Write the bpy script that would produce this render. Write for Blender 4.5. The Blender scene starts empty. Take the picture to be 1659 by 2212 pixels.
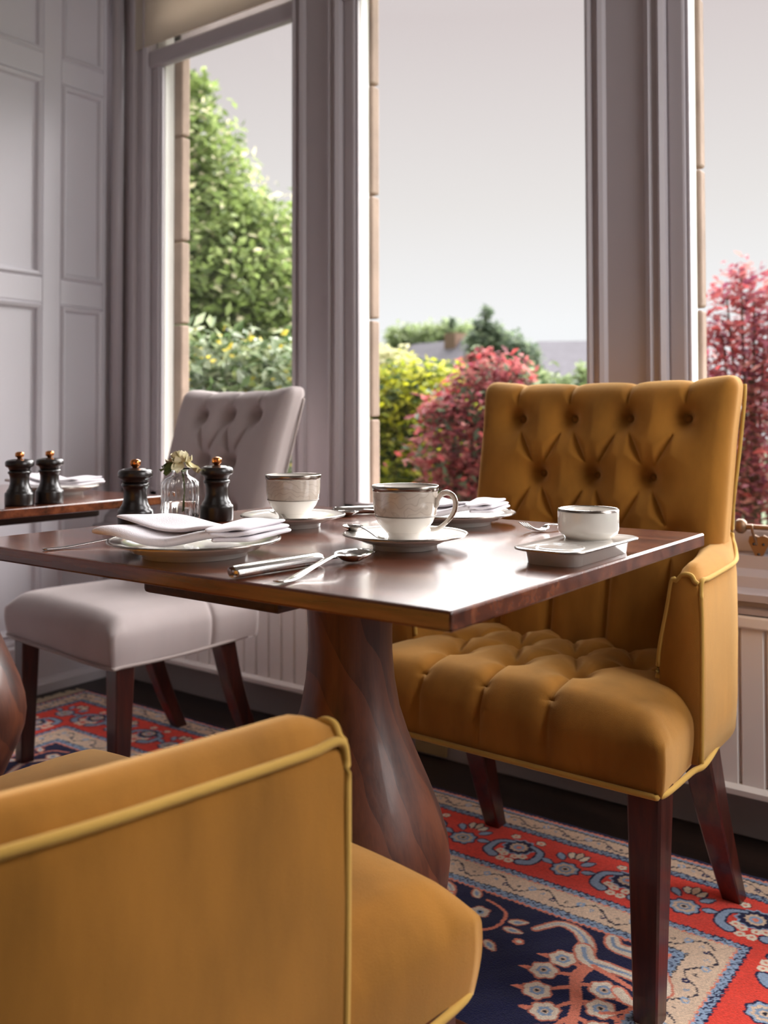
import bpy, math, random
import numpy as np
from mathutils import Matrix, Vector
random.seed(7); RNG = np.random.default_rng(7)
SC = bpy.context.scene; COL = SC.collection
PI = math.pi

# ------------------------------------------------------------------ camera
YAW, PITCH, ROLL, FPX, CY, CAMH = 0.639251, 0.024676, -0.00216, 2008.35, 857.11, 0.92
fw = np.array([-math.sin(YAW)*math.cos(PITCH), math.cos(YAW)*math.cos(PITCH), math.sin(PITCH)])
rt = np.array([math.cos(YAW), math.sin(YAW), 0.0]); up = np.cross(rt, fw)
r2 = rt*math.cos(ROLL)+up*math.sin(ROLL); u2 = -rt*math.sin(ROLL)+up*math.cos(ROLL)
cam = bpy.data.cameras.new('camera'); camo = bpy.data.objects.new('camera', cam); COL.objects.link(camo)
camo.matrix_world = Matrix(((r2[0], u2[0], -fw[0], 0), (r2[1], u2[1], -fw[1], 0), (r2[2], u2[2], -fw[2], CAMH), (0, 0, 0, 1)))
cam.sensor_fit = 'AUTO'; cam.sensor_width = 36.0; cam.lens = FPX/2212*36.0
cam.shift_y = -(1106-CY)/2212; cam.clip_start = 0.05; cam.clip_end = 400
cam.dof.use_dof = True; cam.dof.focus_distance = 1.28; cam.dof.aperture_fstop = 4.8
SC.camera = camo

def at(px, py, depth):
    """world point seen at a pixel of the 1659x2212 frame, `depth` metres along the view axis (layout helper)"""
    d = r2*((px-829.5)/FPX) - u2*((py-CY)/FPX) + fw
    return np.array([0, 0, CAMH]) + d*depth

# ------------------------------------------------------------------ world + light
SC.view_settings.view_transform = 'Standard'; SC.view_settings.look = 'None'
SC.view_settings.exposure = 0.10; SC.view_settings.gamma = 1.0; SC.view_settings.use_curve_mapping = False
world = bpy.data.worlds.new('overcast_sky'); SC.world = world; world.use_nodes = True
wn = world.node_tree.nodes; wl = world.node_tree.links; wn.clear()
tc = wn.new('ShaderNodeTexCoord'); sep = wn.new('ShaderNodeSeparateXYZ'); rmp = wn.new('ShaderNodeValToRGB')
bg = wn.new('ShaderNodeBackground'); wo = wn.new('ShaderNodeOutputWorld')
wl.new(tc.outputs['Generated'], sep.inputs[0]); wl.new(sep.outputs['Z'], rmp.inputs[0])
wl.new(rmp.outputs[0], bg.inputs[0]); wl.new(bg.outputs[0], wo.inputs[0])
cr = rmp.color_ramp
for p, c in ((0.0, (.88, .91, .94)), (.10, (.88, .89, .90)), (.22, (.78, .755, .74)), (.40, (.64, .575, .57)), (1.0, (.60, .55, .55))):
    e = cr.elements.new(p); e.color = (*c, 1)
cr.elements.remove(cr.elements[0]); cr.elements.remove(cr.elements[-1])
bg.inputs[1].default_value = 1.0

def area_light(name, loc, direction, sx, sy, watts, color):
    l = bpy.data.lights.new(name, 'AREA'); l.shape = 'RECTANGLE'; l.size = sx; l.size_y = sy; l.energy = watts; l.color = color
    o = bpy.data.objects.new(name, l); COL.objects.link(o); o.location = loc
    o.rotation_euler = Vector(direction).to_track_quat('-Z', 'Y').to_euler()
    return o
# bright haze: a very soft sun high beyond the windows, to the right
sun = bpy.data.lights.new('hazy_sun', 'SUN'); sun.energy = 22.5; sun.angle = math.radians(90); sun.color = (1.0, .975, .96)
suno = bpy.data.objects.new('hazy_sun', sun); COL.objects.link(suno)
suno.rotation_euler = Vector((-.02, -.66, -.75)).to_track_quat('-Z', 'Y').to_euler()
# daylight through the tall window in the right-hand flank of the bay (out of frame)
area_light('daylight_right_window', (1.02, 1.60, 1.62), (-1, -.02, -.55), .90, 1.35, 25, (1.0, .98, .97))
# added fill with no lamp there: unseen soft area light under the ceiling
area_light('fill_light', (-.2, -1.2, 2.80), (-.15, .35, -1), 1.6, 1.6, 4, (1.0, .93, .88))

# ------------------------------------------------------------------ materials
MATS = {}
def lin(c):
    return tuple(((v/255)/12.92 if v/255 <= .04045 else ((v/255+.055)/1.055)**2.4) for v in c)
def mat(name, rgb, rough=.5, metal=0.0, spec=.5, srgb=True, var=0.0, vscale=20.0, bump=0.0, bscale=200.0, **kw):
    if name in MATS: return MATS[name]
    m = bpy.data.materials.new(name); m.use_nodes = True; MATS[name] = m
    nt = m.node_tree; b = nt.nodes['Principled BSDF']
    c = lin(rgb) if srgb else rgb
    b.inputs['Base Color'].default_value = (*c, 1); b.inputs['Roughness'].default_value = rough
    b.inputs['Metallic'].default_value = metal; b.inputs['Specular IOR Level'].default_value = spec
    for k, v in kw.items(): b.inputs[k.replace('_', ' ')].default_value = v
    if var or bump:
        t = nt.nodes.new('ShaderNodeTexCoord')
    if var:
        n = nt.nodes.new('ShaderNodeTexNoise'); n.inputs['Scale'].default_value = vscale; n.inputs['Detail'].default_value = 4
        r = nt.nodes.new('ShaderNodeValToRGB')
        r.color_ramp.elements[0].position = .3; r.color_ramp.elements[1].position = .7
        r.color_ramp.elements[0].color = (*[v*(1-var) for v in c], 1); r.color_ramp.elements[1].color = (*[min(1, v*(1+var)) for v in c], 1)
        nt.links.new(t.outputs['Object'], n.inputs['Vector']); nt.links.new(n.outputs['Fac'], r.inputs[0]); nt.links.new(r.outputs[0], b.inputs['Base Color'])
    if bump:
        n2 = nt.nodes.new('ShaderNodeTexNoise'); n2.inputs['Scale'].default_value = bscale
        bp = nt.nodes.new('ShaderNodeBump'); bp.inputs['Strength'].default_value = bump; bp.inputs['Distance'].default_value = .002
        nt.links.new(t.outputs['Object'], n2.inputs['Vector']); nt.links.new(n2.outputs['Fac'], bp.inputs['Height']); nt.links.new(bp.outputs[0], b.inputs['Normal'])
    return m
def wood(name, dark, mid, light, rough=.3, coat=0.0, axis='X', scale=1.0, ring=False, spec=.5):
    m = bpy.data.materials.new(name); m.use_nodes = True; MATS[name] = m
    nt = m.node_tree; N = nt.nodes; L = nt.links; b = N['Principled BSDF']
    t = N.new('ShaderNodeTexCoord'); mp = N.new('ShaderNodeMapping'); L.new(t.outputs['Object'], mp.inputs[0])
    st = {'X': (1.2, 14, 14), 'Y': (14, 1.2, 14), 'Z': (14, 14, 1.2)}[axis]
    mp.inputs['Scale'].default_value = [s*scale for s in st]
    n1 = N.new('ShaderNodeTexNoise'); n1.inputs['Scale'].default_value = 2.2; n1.inputs['Detail'].default_value = 6; n1.inputs['Distortion'].default_value = .6
    L.new(mp.outputs[0], n1.inputs['Vector'])
    n2 = N.new('ShaderNodeTexNoise'); n2.inputs['Scale'].default_value = 14; n2.inputs['Detail'].default_value = 5
    L.new(mp.outputs[0], n2.inputs['Vector'])
    mx = N.new('ShaderNodeMath'); mx.operation = 'MULTIPLY_ADD'; mx.inputs[1].default_value = .35
    L.new(n2.outputs['Fac'], mx.inputs[0]); L.new(n1.outputs['Fac'], mx.inputs[2])
    src = mx.outputs[0]
    if ring:                     # growth-ring figure on turned wood
        w = N.new('ShaderNodeTexWave'); w.wave_type = 'BANDS'; w.bands_direction = 'DIAGONAL'; w.inputs['Scale'].default_value = 7; w.inputs['Distortion'].default_value = 5
        w.inputs['Detail'].default_value = 2; w.inputs['Detail Scale'].default_value = .8; w.wave_profile = 'SAW'
        m2 = N.new('ShaderNodeMapping'); m2.inputs['Scale'].default_value = (1.3, 1.3, .9); m2.inputs['Rotation'].default_value = (.5, .35, .2)
        L.new(t.outputs['Object'], m2.inputs[0]); L.new(m2.outputs[0], w.inputs['Vector'])
        a = N.new('ShaderNodeMath'); a.operation = 'MULTIPLY_ADD'; a.inputs[1].default_value = .28; L.new(w.outputs['Fac'], a.inputs[0]); L.new(mx.outputs[0], a.inputs[2]); src = a.outputs[0]
    r = N.new('ShaderNodeValToRGB'); L.new(src, r.inputs[0])
    e = r.color_ramp.elements; e[0].position = .42; e[1].position = .92 + (.12 if ring else 0); e[0].color = (*lin(dark), 1); e[1].color = (*lin(light), 1)
    k = r.color_ramp.elements.new(.64); k.color = (*lin(mid), 1)
    L.new(r.outputs[0], b.inputs['Base Color'])
    b.inputs['Roughness'].default_value = rough; b.inputs['Coat Weight'].default_value = coat; b.inputs['Coat Roughness'].default_value = .11; b.inputs['Coat IOR'].default_value = 1.8
    b.inputs['Specular IOR Level'].default_value = spec
    bp = N.new('ShaderNodeBump'); bp.inputs['Strength'].default_value = .10; bp.inputs['Distance'].default_value = .002
    L.new(n2.outputs['Fac'], bp.inputs['Height']); L.new(bp.outputs[0], b.inputs['Normal'])
    return m
def velvet(name, rgb, sheen, tint, var=.12):
    m = mat(name, rgb, rough=.85, spec=.15, bump=.25, bscale=900)
    nt = m.node_tree; N = nt.nodes; L = nt.links; b = N['Principled BSDF']; c = lin(rgb)
    t = N.new('ShaderNodeTexCoord'); mp = N.new('ShaderNodeMapping'); mp.inputs['Scale'].default_value = (11, 11, 3.2); L.new(t.outputs['Object'], mp.inputs[0])
    n = N.new('ShaderNodeTexNoise'); n.inputs['Scale'].default_value = 1.0; n.inputs['Detail'].default_value = 5; n.inputs['Roughness'].default_value = .55; L.new(mp.outputs[0], n.inputs['Vector'])
    n3 = N.new('ShaderNodeTexNoise'); n3.inputs['Scale'].default_value = 4.0; n3.inputs['Detail'].default_value = 2; L.new(t.outputs['Object'], n3.inputs['Vector'])
    ad = N.new('ShaderNodeMath'); ad.operation = 'MULTIPLY_ADD'; ad.inputs[1].default_value = .6; L.new(n3.outputs['Fac'], ad.inputs[0]); L.new(n.outputs['Fac'], ad.inputs[2])
    r = N.new('ShaderNodeValToRGB'); r.color_ramp.elements[0].position = .55; r.color_ramp.elements[1].position = 1.05
    r.color_ramp.elements[0].color = (*[v*(1-var) for v in c], 1); r.color_ramp.elements[1].color = (*[min(1, v*(1+var)) for v in c], 1)
    L.new(ad.outputs[0], r.inputs[0]); L.new(r.outputs[0], b.inputs['Base Color'])
    b.inputs['Sheen Weight'].default_value = sheen; b.inputs['Sheen Roughness'].default_value = .45; b.inputs['Sheen Tint'].default_value = (*lin(tint), 1)
    return m
M_WHITE = mat('shaded_joinery', (178, 170, 174), .45)  # panelling's paint darkened: the backlit shade of piers and casing is in the colour
M_WALL = mat('painted_panelling', (208, 204, 210), .5, var=.03, vscale=2)
M_PLASTER = mat('plaster', (205, 198, 192), .9)
M_RAD = mat('radiator_enamel', (232, 226, 222), .4)
M_BLIND = mat('blind_fabric', (222, 212, 198), .9, bump=.1, bscale=500)
_n = M_BLIND.node_tree; _t = _n.nodes.new('ShaderNodeBsdfTranslucent'); _t.inputs[0].default_value = (*lin((222, 212, 198)), 1); _m = _n.nodes.new('ShaderNodeMixShader'); _m.inputs[0].default_value = .35
_n.links.new(_n.nodes['Principled BSDF'].outputs[0], _m.inputs[1]); _n.links.new(_t.outputs[0], _m.inputs[2]); _n.links.new(_m.outputs[0], _n.nodes['Material Output'].inputs[0])
M_STONE = mat('sandstone', (150, 130, 116), .95, var=.16, vscale=9, bump=.6, bscale=60)
M_MORTAR = mat('mortar', (170, 158, 146), .95)
M_FLOOR = wood('dark_floorboards', (18, 11, 9), (30, 20, 16), (44, 30, 24), rough=.45, axis='X', scale=.5)
M_TOP = wood('polished_walnut', (56, 27, 16), (98, 50, 30), (134, 76, 48), rough=.25, coat=.65, axis='X', spec=.4)
M_PED = wood('turned_walnut', (34, 16, 10), (68, 33, 20), (104, 56, 34), rough=.44, coat=.10, axis='Z', scale=.9, ring=True)
M_BEARER = wood('stained_bearer', (22, 12, 9), (44, 24, 18), (66, 40, 30), rough=.5, axis='Y')
M_LEG = wood('mahogany_legs', (34, 12, 10), (62, 24, 18), (92, 40, 28), rough=.35, coat=.2, axis='Z')
M_MUSTARD = velvet('mustard_velvet', (158, 106, 40), .8, (255, 212, 148), .30)
M_PIPE = velvet('mustard_piping', (192, 152, 76), .4, (255, 224, 160), .05)
M_BTN = velvet('mustard_button', (140, 92, 34), .4, (255, 200, 110), .05)
M_GREY = velvet('taupe_velvet', (184, 172, 171), .5, (235, 225, 222), .06)
M_GPIPE = velvet('taupe_piping', (165, 152, 148), .4, (235, 225, 222), .03)
M_CHINA = mat('glazed_porcelain', (236, 231, 224), .1, spec=.6, Coat_Weight=.4, Coat_Roughness=.03)
M_SILVER = mat('polished_steel', (200, 196, 192), .13, metal=1.0)
M_PLAT = mat('platinum_rim', (150, 140, 132), .22, metal=1.0)
M_LINE = mat('grey_printed_line', (150, 141, 132), .25)
M_COPPER = mat('polished_copper', (214, 140, 84), .2, metal=1.0)
M_BRASS = mat('aged_brass', (136, 108, 84), .42, metal=.6)
M_EBONY = mat('ebonised_wood', (26, 18, 17), .3, var=.25, vscale=40, Coat_Weight=.3, Coat_Roughness=.2)
M_CLOTH = mat('white_linen', (228, 222, 228), .9, bump=.35, bscale=700, Sheen_Weight=.2)
M_GLASS = mat('clear_glass', (255, 255, 255), .02, Transmission_Weight=1.0, IOR=1.45)
def pane_mat():
    m = bpy.data.materials.new('window_glass'); m.use_nodes = True; N = m.node_tree.nodes; L = m.node_tree.links
    N.remove(N['Principled BSDF']); tr = N.new('ShaderNodeBsdfTransparent'); gl = N.new('ShaderNodeBsdfGlossy'); gl.inputs['Roughness'].default_value = .01
    fr = N.new('ShaderNodeFresnel'); fr.inputs['IOR'].default_value = 1.18; mx = N.new('ShaderNodeMixShader')
    L.new(fr.outputs[0], mx.inputs[0]); L.new(tr.outputs[0], mx.inputs[1]); L.new(gl.outputs[0], mx.inputs[2]); L.new(mx.outputs[0], N['Material Output'].inputs[0])
    return m
M_PANE = pane_mat()
M_WATER = mat('water', (245, 250, 248), 0.0, Transmission_Weight=1.0, IOR=1.33)
M_PETAL = mat('cream_petal', (222, 212, 176), .6, var=.12, vscale=60, Subsurface_Weight=.0)
M_SEPAL = mat('rose_leaf', (110, 128, 62), .5, var=.2, vscale=60)
M_SOCK = mat('cream_plastic', (150, 124, 84), .5)
M_BLACK = mat('black_plastic', (14, 14, 18), .4)
# porcelain with the flat printed band (pale taupe with scrolls) between rim and grey line
def china_band(name, z0, z1):
    m = mat(name, (236, 231, 224), .1, spec=.6, Coat_Weight=.4, Coat_Roughness=.03); nt = m.node_tree; N = nt.nodes; L = nt.links; b = N['Principled BSDF']
    t = N.new('ShaderNodeTexCoord'); s = N.new('ShaderNodeSeparateXYZ'); L.new(t.outputs['Object'], s.inputs[0])
    a = N.new('ShaderNodeMath'); a.operation = 'GREATER_THAN'; a.inputs[1].default_value = z0; L.new(s.outputs['Z'], a.inputs[0])
    c = N.new('ShaderNodeMath'); c.operation = 'LESS_THAN'; c.inputs[1].default_value = z1; L.new(s.outputs['Z'], c.inputs[0])
    d = N.new('ShaderNodeMath'); d.operation = 'MULTIPLY'; L.new(a.outputs[0], d.inputs[0]); L.new(c.outputs[0], d.inputs[1])
    n = N.new('ShaderNodeTexWave'); n.wave_type = 'RINGS'; n.inputs['Scale'].default_value = 38; n.inputs['Distortion'].default_value = 14; n.inputs['Detail'].default_value = 1.5; n.inputs['Detail Scale'].default_value = 1.2
    L.new(t.outputs['Object'], n.inputs['Vector'])
    r = N.new('ShaderNodeValToRGB'); r.color_ramp.elements[0].position = .86; r.color_ramp.elements[0].color = (*lin((205, 194, 182)), 1); r.color_ramp.elements[1].position = .95; r.color_ramp.elements[1].color = (*lin((193, 181, 169)), 1)
    L.new(n.outputs['Fac'], r.inputs[0])
    x = N.new('ShaderNodeMix'); x.data_type = 'RGBA'; x.inputs[6].default_value = (*lin((236, 231, 224)), 1)
    L.new(d.outputs[0], x.inputs[0]); L.new(r.outputs[0], x.inputs[7]); L.new(x.outputs[2], b.inputs['Base Color'])
    return m
M_CUP = china_band('porcelain_with_scroll_band', .034, .0655)
def leafmat(name, cols, rough=.6, trans=.45):
    m = bpy.data.materials.new(name); m.use_nodes = True; nt = m.node_tree; N = nt.nodes; L = nt.links; b = N['Principled BSDF']
    g = N.new('ShaderNodeNewGeometry'); r = N.new('ShaderNodeValToRGB'); L.new(g.outputs['Random Per Island'], r.inputs[0])
    cols = [tuple(v*.92 for v in c) for c in cols]
    e = r.color_ramp.elements
    while len(e) < len(cols): e.new(.5)
    for i, c in enumerate(cols): e[i].position = i/(len(cols)-1); e[i].color = (*lin(c), 1)
    L.new(r.outputs[0], b.inputs['Base Color']); b.inputs['Roughness'].default_value = rough
    b.inputs['Specular IOR Level'].default_value = .3
    tr = N.new('ShaderNodeBsdfTranslucent'); L.new(r.outputs[0], tr.inputs[0]); ms = N.new('ShaderNodeMixShader'); ms.inputs[0].default_value = trans
    L.new(b.outputs[0], ms.inputs[1]); L.new(tr.outputs[0], ms.inputs[2]); L.new(ms.outputs[0], N['Material Output'].inputs[0])
    return m

# ------------------------------------------------------------------ helpers
def obj(name, verts, faces, material, parent=None, smooth=True):
    me = bpy.data.meshes.new(name)
    me.from_pydata([tuple(map(float, v)) for v in verts], [], [tuple(map(int, f)) for f in faces]); me.update()
    if smooth: me.polygons.foreach_set('use_smooth', [True]*len(me.polygons))
    me.materials.append(material)
    o = bpy.data.objects.new(name, me); COL.objects.link(o)
    if parent is not None: o.parent = parent
    return o
def tag(o, label, cat=None, group=None, kind=None):
    if label: o['label'] = label
    if cat: o['category'] = cat
    if group: o['group'] = group
    if kind: o['kind'] = kind
    return o
def thing(name, label, cat, loc=(0, 0, 0), rz=0.0, group=None, kind=None):
    o = bpy.data.objects.new(name, None); COL.objects.link(o); o.location = loc; o.rotation_euler = (0, 0, rz); o.empty_display_size = .05
    return tag(o, label, cat, group, kind)
def copy_tree(o, parent=None):
    c = o.copy(); COL.objects.link(c)
    if parent is not None: c.parent = parent
    for ch in list(o.children): copy_tree(ch, c)
    return c
BOXF = [(0, 3, 2, 1), (4, 5, 6, 7), (0, 1, 5, 4), (1, 2, 6, 5), (2, 3, 7, 6), (3, 0, 4, 7)]
def box_v(x0, x1, y0, y1, z0, z1):
    return [(x0, y0, z0), (x1, y0, z0), (x1, y1, z0), (x0, y1, z0), (x0, y0, z1), (x1, y0, z1), (x1, y1, z1), (x0, y1, z1)]
def bbox(name, x0, x1, y0, y1, z0, z1, m, parent=None, bev=.003):
    """box with softly chamfered edges"""
    bev = min(bev, (x1-x0)*.3, (y1-y0)*.3, (z1-z0)*.3)
    v, f = rbox(1, 1, 1, ((x1-x0)/2, (y1-y0)/2, (z1-z0)/2), bev, chamfer=True)
    v = v + np.array([(x0+x1)/2, (y0+y1)/2, (z0+z1)/2])
    return obj(name, v, f, m, parent, smooth=False)
def rbox(nx, ny, nz, half, r, chamfer=False, rseg=4):
    """rounded box as a welded grid: returns (n,3) verts and quads"""
    def ticks(n, h):
        if chamfer: return np.array([-h, -h+r, h-r, h])
        a = np.linspace(0, 1, rseg+1)[:-1]
        lo = -h + r*(1-np.cos(a*PI/2))*0 + r*a
        return np.concatenate([lo, np.linspace(-h+r, h-r, n+1), -lo[::-1]])
    T = [ticks(n, h) for n, h in zip((nx, ny, nz), half)]
    idx = {}; verts = []; faces = []
    H = np.array(half)
    def vid(i, j, k):
        key = (i, j, k)
        if key not in idx:
            p = np.array([T[0][i], T[1][j], T[2][k]])
            inner = np.clip(p, -(H-r), H-r); d = p-inner; n = np.linalg.norm(d)
            if n > 1e-9:
                if chamfer:
                    cnt = (np.abs(d) > 1e-9).sum()
                    p = inner + d/cnt**.5*(1 if cnt == 1 else 1.0)
                else:
                    # keep direction from inner box, spread evenly
                    s = np.sign(d); t = np.abs(d)/r
                    e = np.tan(t*PI/4)
                    if (np.abs(d) > 1e-9).sum() == 1: p = inner + d
                    else: p = inner + r*(s*e)/np.linalg.norm(e)
            idx[key] = len(verts); verts.append(p)
        return idx[key]
    n = [len(t)-1 for t in T]
    for a, b, c in ((0, 1, 2), (1, 2, 0), (2, 0, 1)):
        for side in (0, n[c]):
            for i in range(n[a]):
                for j in range(n[b]):
                    def mk(ii, jj):
                        k = [0, 0, 0]; k[a] = ii; k[b] = jj; k[c] = side; return vid(*k)
                    q = (mk(i, j), mk(i+1, j), mk(i+1, j+1), mk(i, j+1))
                    faces.append(q if side else q[::-1])
    return np.array(verts), faces
def lathe(prof, n=48, flute=None):
    v = []; f = []; m = len(prof)
    for i, (r, z) in enumerate(prof):
        for j in range(n):
            a = 2*PI*j/n; rr = r*(1 if flute is None else flute(a, z))
            v.append((rr*math.cos(a), rr*math.sin(a), z))
    for i in range(m-1):
        for j in range(n):
            k = (j+1) % n; f.append((i*n+j, i*n+k, (i+1)*n+k, (i+1)*n+j))
    if prof[0][0] > 1e-6: f.append(tuple(range(n))[::-1])
    if prof[-1][0] > 1e-6: f.append(tuple((m-1)*n+j for j in range(n)))
    return v, f
def smooth_path(pts, n=8):
    P = [np.array(p, float) for p in pts]; out = []
    for i in range(len(P)-1):
        p0 = P[max(0, i-1)]; p1 = P[i]; p2 = P[i+1]; p3 = P[min(len(P)-1, i+2)]
        for k in range(n):
            t = k/n
            out.append(.5*((2*p1)+(-p0+p2)*t+(2*p0-5*p1+4*p2-p3)*t*t+(-p0+3*p1-3*p2+p3)*t**3))
    out.append(P[-1]); return out
def sweep(path, wid, thk=None, n=8, upv=(0, 0, 1), cap=True):
    """tube along a path; wid / thk are half sizes (scalar or list)"""
    P = [np.array(p, float) for p in path]; m = len(P); v = []; f = []
    W = [wid]*m if np.isscalar(wid) else list(np.interp(np.linspace(0, 1, m), np.linspace(0, 1, len(wid)), wid))
    Tt = W if thk is None else ([thk]*m if np.isscalar(thk) else list(np.interp(np.linspace(0, 1, m), np.linspace(0, 1, len(thk)), thk)))
    U = np.array(upv, float)
    for i in range(m):
        t = P[min(i+1, m-1)]-P[max(i-1, 0)]; t = t/(np.linalg.norm(t)+1e-12)
        s = np.cross(t, U)
        if np.linalg.norm(s) < .05: s = np.cross(t, np.array([1., .3, 0]))
        s = s/np.linalg.norm(s); w = np.cross(s, t)
        for j in range(n):
            a = 2*PI*j/n; v.append(P[i]+s*W[i]*math.cos(a)+w*Tt[i]*math.sin(a))
    for i in range(m-1):
        for j in range(n):
            k = (j+1) % n; f.append((i*n+j, i*n+k, (i+1)*n+k, (i+1)*n+j))
    if cap: f.append(tuple(range(n))[::-1]); f.append(tuple((m-1)*n+j for j in range(n)))
    return v, f
def join(*parts):
    V = []; F = []
    for v, f in parts:
        b = len(V); V += [tuple(p) for p in v]; F += [tuple(i+b for i in q) for q in f]
    return V, F
def loft(sections, closed=True, cap=True):
    n = len(sections[0]); v = [p for s in sections for p in s]; f = []
    for i in range(len(sections)-1):
        for j in range(n if closed else n-1):
            k = (j+1) % n; f.append((i*n+j, i*n+k, (i+1)*n+k, (i+1)*n+j))
    if cap and closed:
        f.append(tuple(range(n))[::-1]); f.append(tuple((len(sections)-1)*n+j for j in range(n)))
    return v, f
def sm(a, b, x):
    t = np.clip((x-a)/(b-a), 0, 1); return t*t*(3-2*t)

# ------------------------------------------------------------------ room shell
XL, XR, YW, YB, ZC = -2.84, .80, 2.15, -3.6, 2.95
tag(bbox('floor', XL-.2, XR+.2, YB-.2, YW+.02, -.10, 0, M_FLOOR), 'dark stained wooden floor around the patterned rug', kind='structure')
tag(bbox('ceiling', XL-.2, XR+.2, YB-.2, YW+.35, ZC, ZC+.1, M_PLASTER), 'plain white plaster ceiling over the dining room', kind='structure')
tag(bbox('wall_back', XL-.2, XR+.2, YB-.1, YB, 0, ZC, M_PLASTER), 'plain wall at the far end of the room', kind='structure')
wr = tag(bbox('wall_right', XR, XR+.1, YB, 1.10, 0, ZC, M_PLASTER), 'plain wall to the right with one tall window', kind='structure')
bbox('wall_below_window', XR, XR+.1, 1.10, YW, 0, .55, M_PLASTER, wr); bbox('wall_above_window', XR, XR+.1, 1.10, YW, 2.30, ZC, M_PLASTER, wr); bbox('wall_corner', XR, XR+.1, 2.06, YW+.2, .55, 2.30, M_PLASTER, wr)
wr5 = thing('window_4', 'tall window in the right flank of the bay', None, kind='structure')
for y in (1.10, 2.01): bbox('window_frame', XR+.02, XR+.07, y, y+.05, .55, 2.30, M_WHITE, wr5)
for z in (.55, 1.40, 2.25): bbox('window_frame', XR+.02, XR+.07, 1.10, 2.06, z, z+.05, M_WHITE, wr5)
bbox('glass_pane', XR+.043, XR+.046, 1.14, 2.02, .60, 2.25, M_PANE, wr5, .0005)
# --- left wall: frame-and-panel joinery
wl_ = tag(bbox('wall_left', XL-.1, XL-.018, YB, YW, 0, ZC, M_WALL), 'pale grey panelled wall beside the window', kind='structure')
stiles = [(2.105, 2.15), (1.855, 1.925), (1.30, 1.37), (.75, .82), (.20, .27), (-.35, -.28)]
rails = [(.0, .20), (1.325, 1.412), (2.105, 2.19), (2.80, 2.95)]
for a, b in stiles: bbox('stile', XL-.02, XL, a, b, 0, ZC, M_WALL, wl_, .004)
ys = sorted([s for s in stiles])
for i in range(len(ys)-1):
    y0, y1 = ys[i][1], ys[i+1][0]
    for z0, z1 in rails: bbox('rail', XL-.02, XL, y0, y1, z0, z1, M_WALL, wl_, .004)
    for k in range(3):
        z0, z1 = rails[k][1], rails[k+1][0]
        # stepped bolection moulding, four mitred lengths round each panel
        def frame(o, inner, d0, d1):
            v = []; f = []
            for (off, x) in ((0, XL-.004), (o*.35, XL+d0), (o*.75, XL+d1), (o, XL-.014), (o, XL-.02), (0, XL-.02)):
                v += [(x, y0+off, z0+off), (x, y1-off, z0+off), (x, y1-off, z1-off), (x, y0+off, z1-off)]
            for r in range(5):
                for j in range(4):
                    k2 = (j+1) % 4; f.append((r*4+j, r*4+k2, (r+1)*4+k2, (r+1)*4+j))
            return v, f
        v, f = frame(.026, 0, .008, .002); obj('moulding', v, f, M_WALL, wl_, smooth=False)
        bbox('panel', XL-.02, XL-.012, y0+.02, y1-.02, z0+.02, z1-.02, M_WALL, wl_, .002)
b = tag(bbox('baseboard_left', XL-.01, XL+.016, YB, YW, 0, .155, M_WALL), 'tall pale skirting along the panelled wall', kind='structure')
v, f = loft([[(XL+.0, y, .155), (XL+.018, y, .155), (XL+.020, y, .165), (XL+.010, y, .172), (XL+.012, y, .182), (XL+.0, y, .19)] for y in (YB, YW)])
obj('skirting_moulding', v, f, M_WALL, b, smooth=False)
v, f = loft([[(XL+.0, y, .0), (XL+.034, y, .0), (XL+.034, y, .03), (XL+.024, y, .045), (XL+.0, y, .05)] for y in (YB, YW)])
obj('skirting_shoe', v, f, M_WALL, b, smooth=False)

# --- window wall
openings = [(-2.65, -1.95), (-1.76, -.968), (-.768, .02)]
piers = [(XL, -2.65), (-1.95, -1.76), (-.968, -.768), (.02, XR)]
ZS, ZH = .62, 2.185
wf = tag(bbox('wall_front', XL-.1, XR+.1, YW, YW+.16, 0, .50, M_WHITE), 'pale wall below the bay windows', kind='structure')
bbox('wall_above_windows', XL-.1, XR+.1, YW+.041, YW+.35, 2.62, ZC, M_WHITE, wf)
bbox('outer_wall', XL-.1, XR+.1, YW+.16, YW+.42, -1.2, .50, M_STONE, wf)
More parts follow.
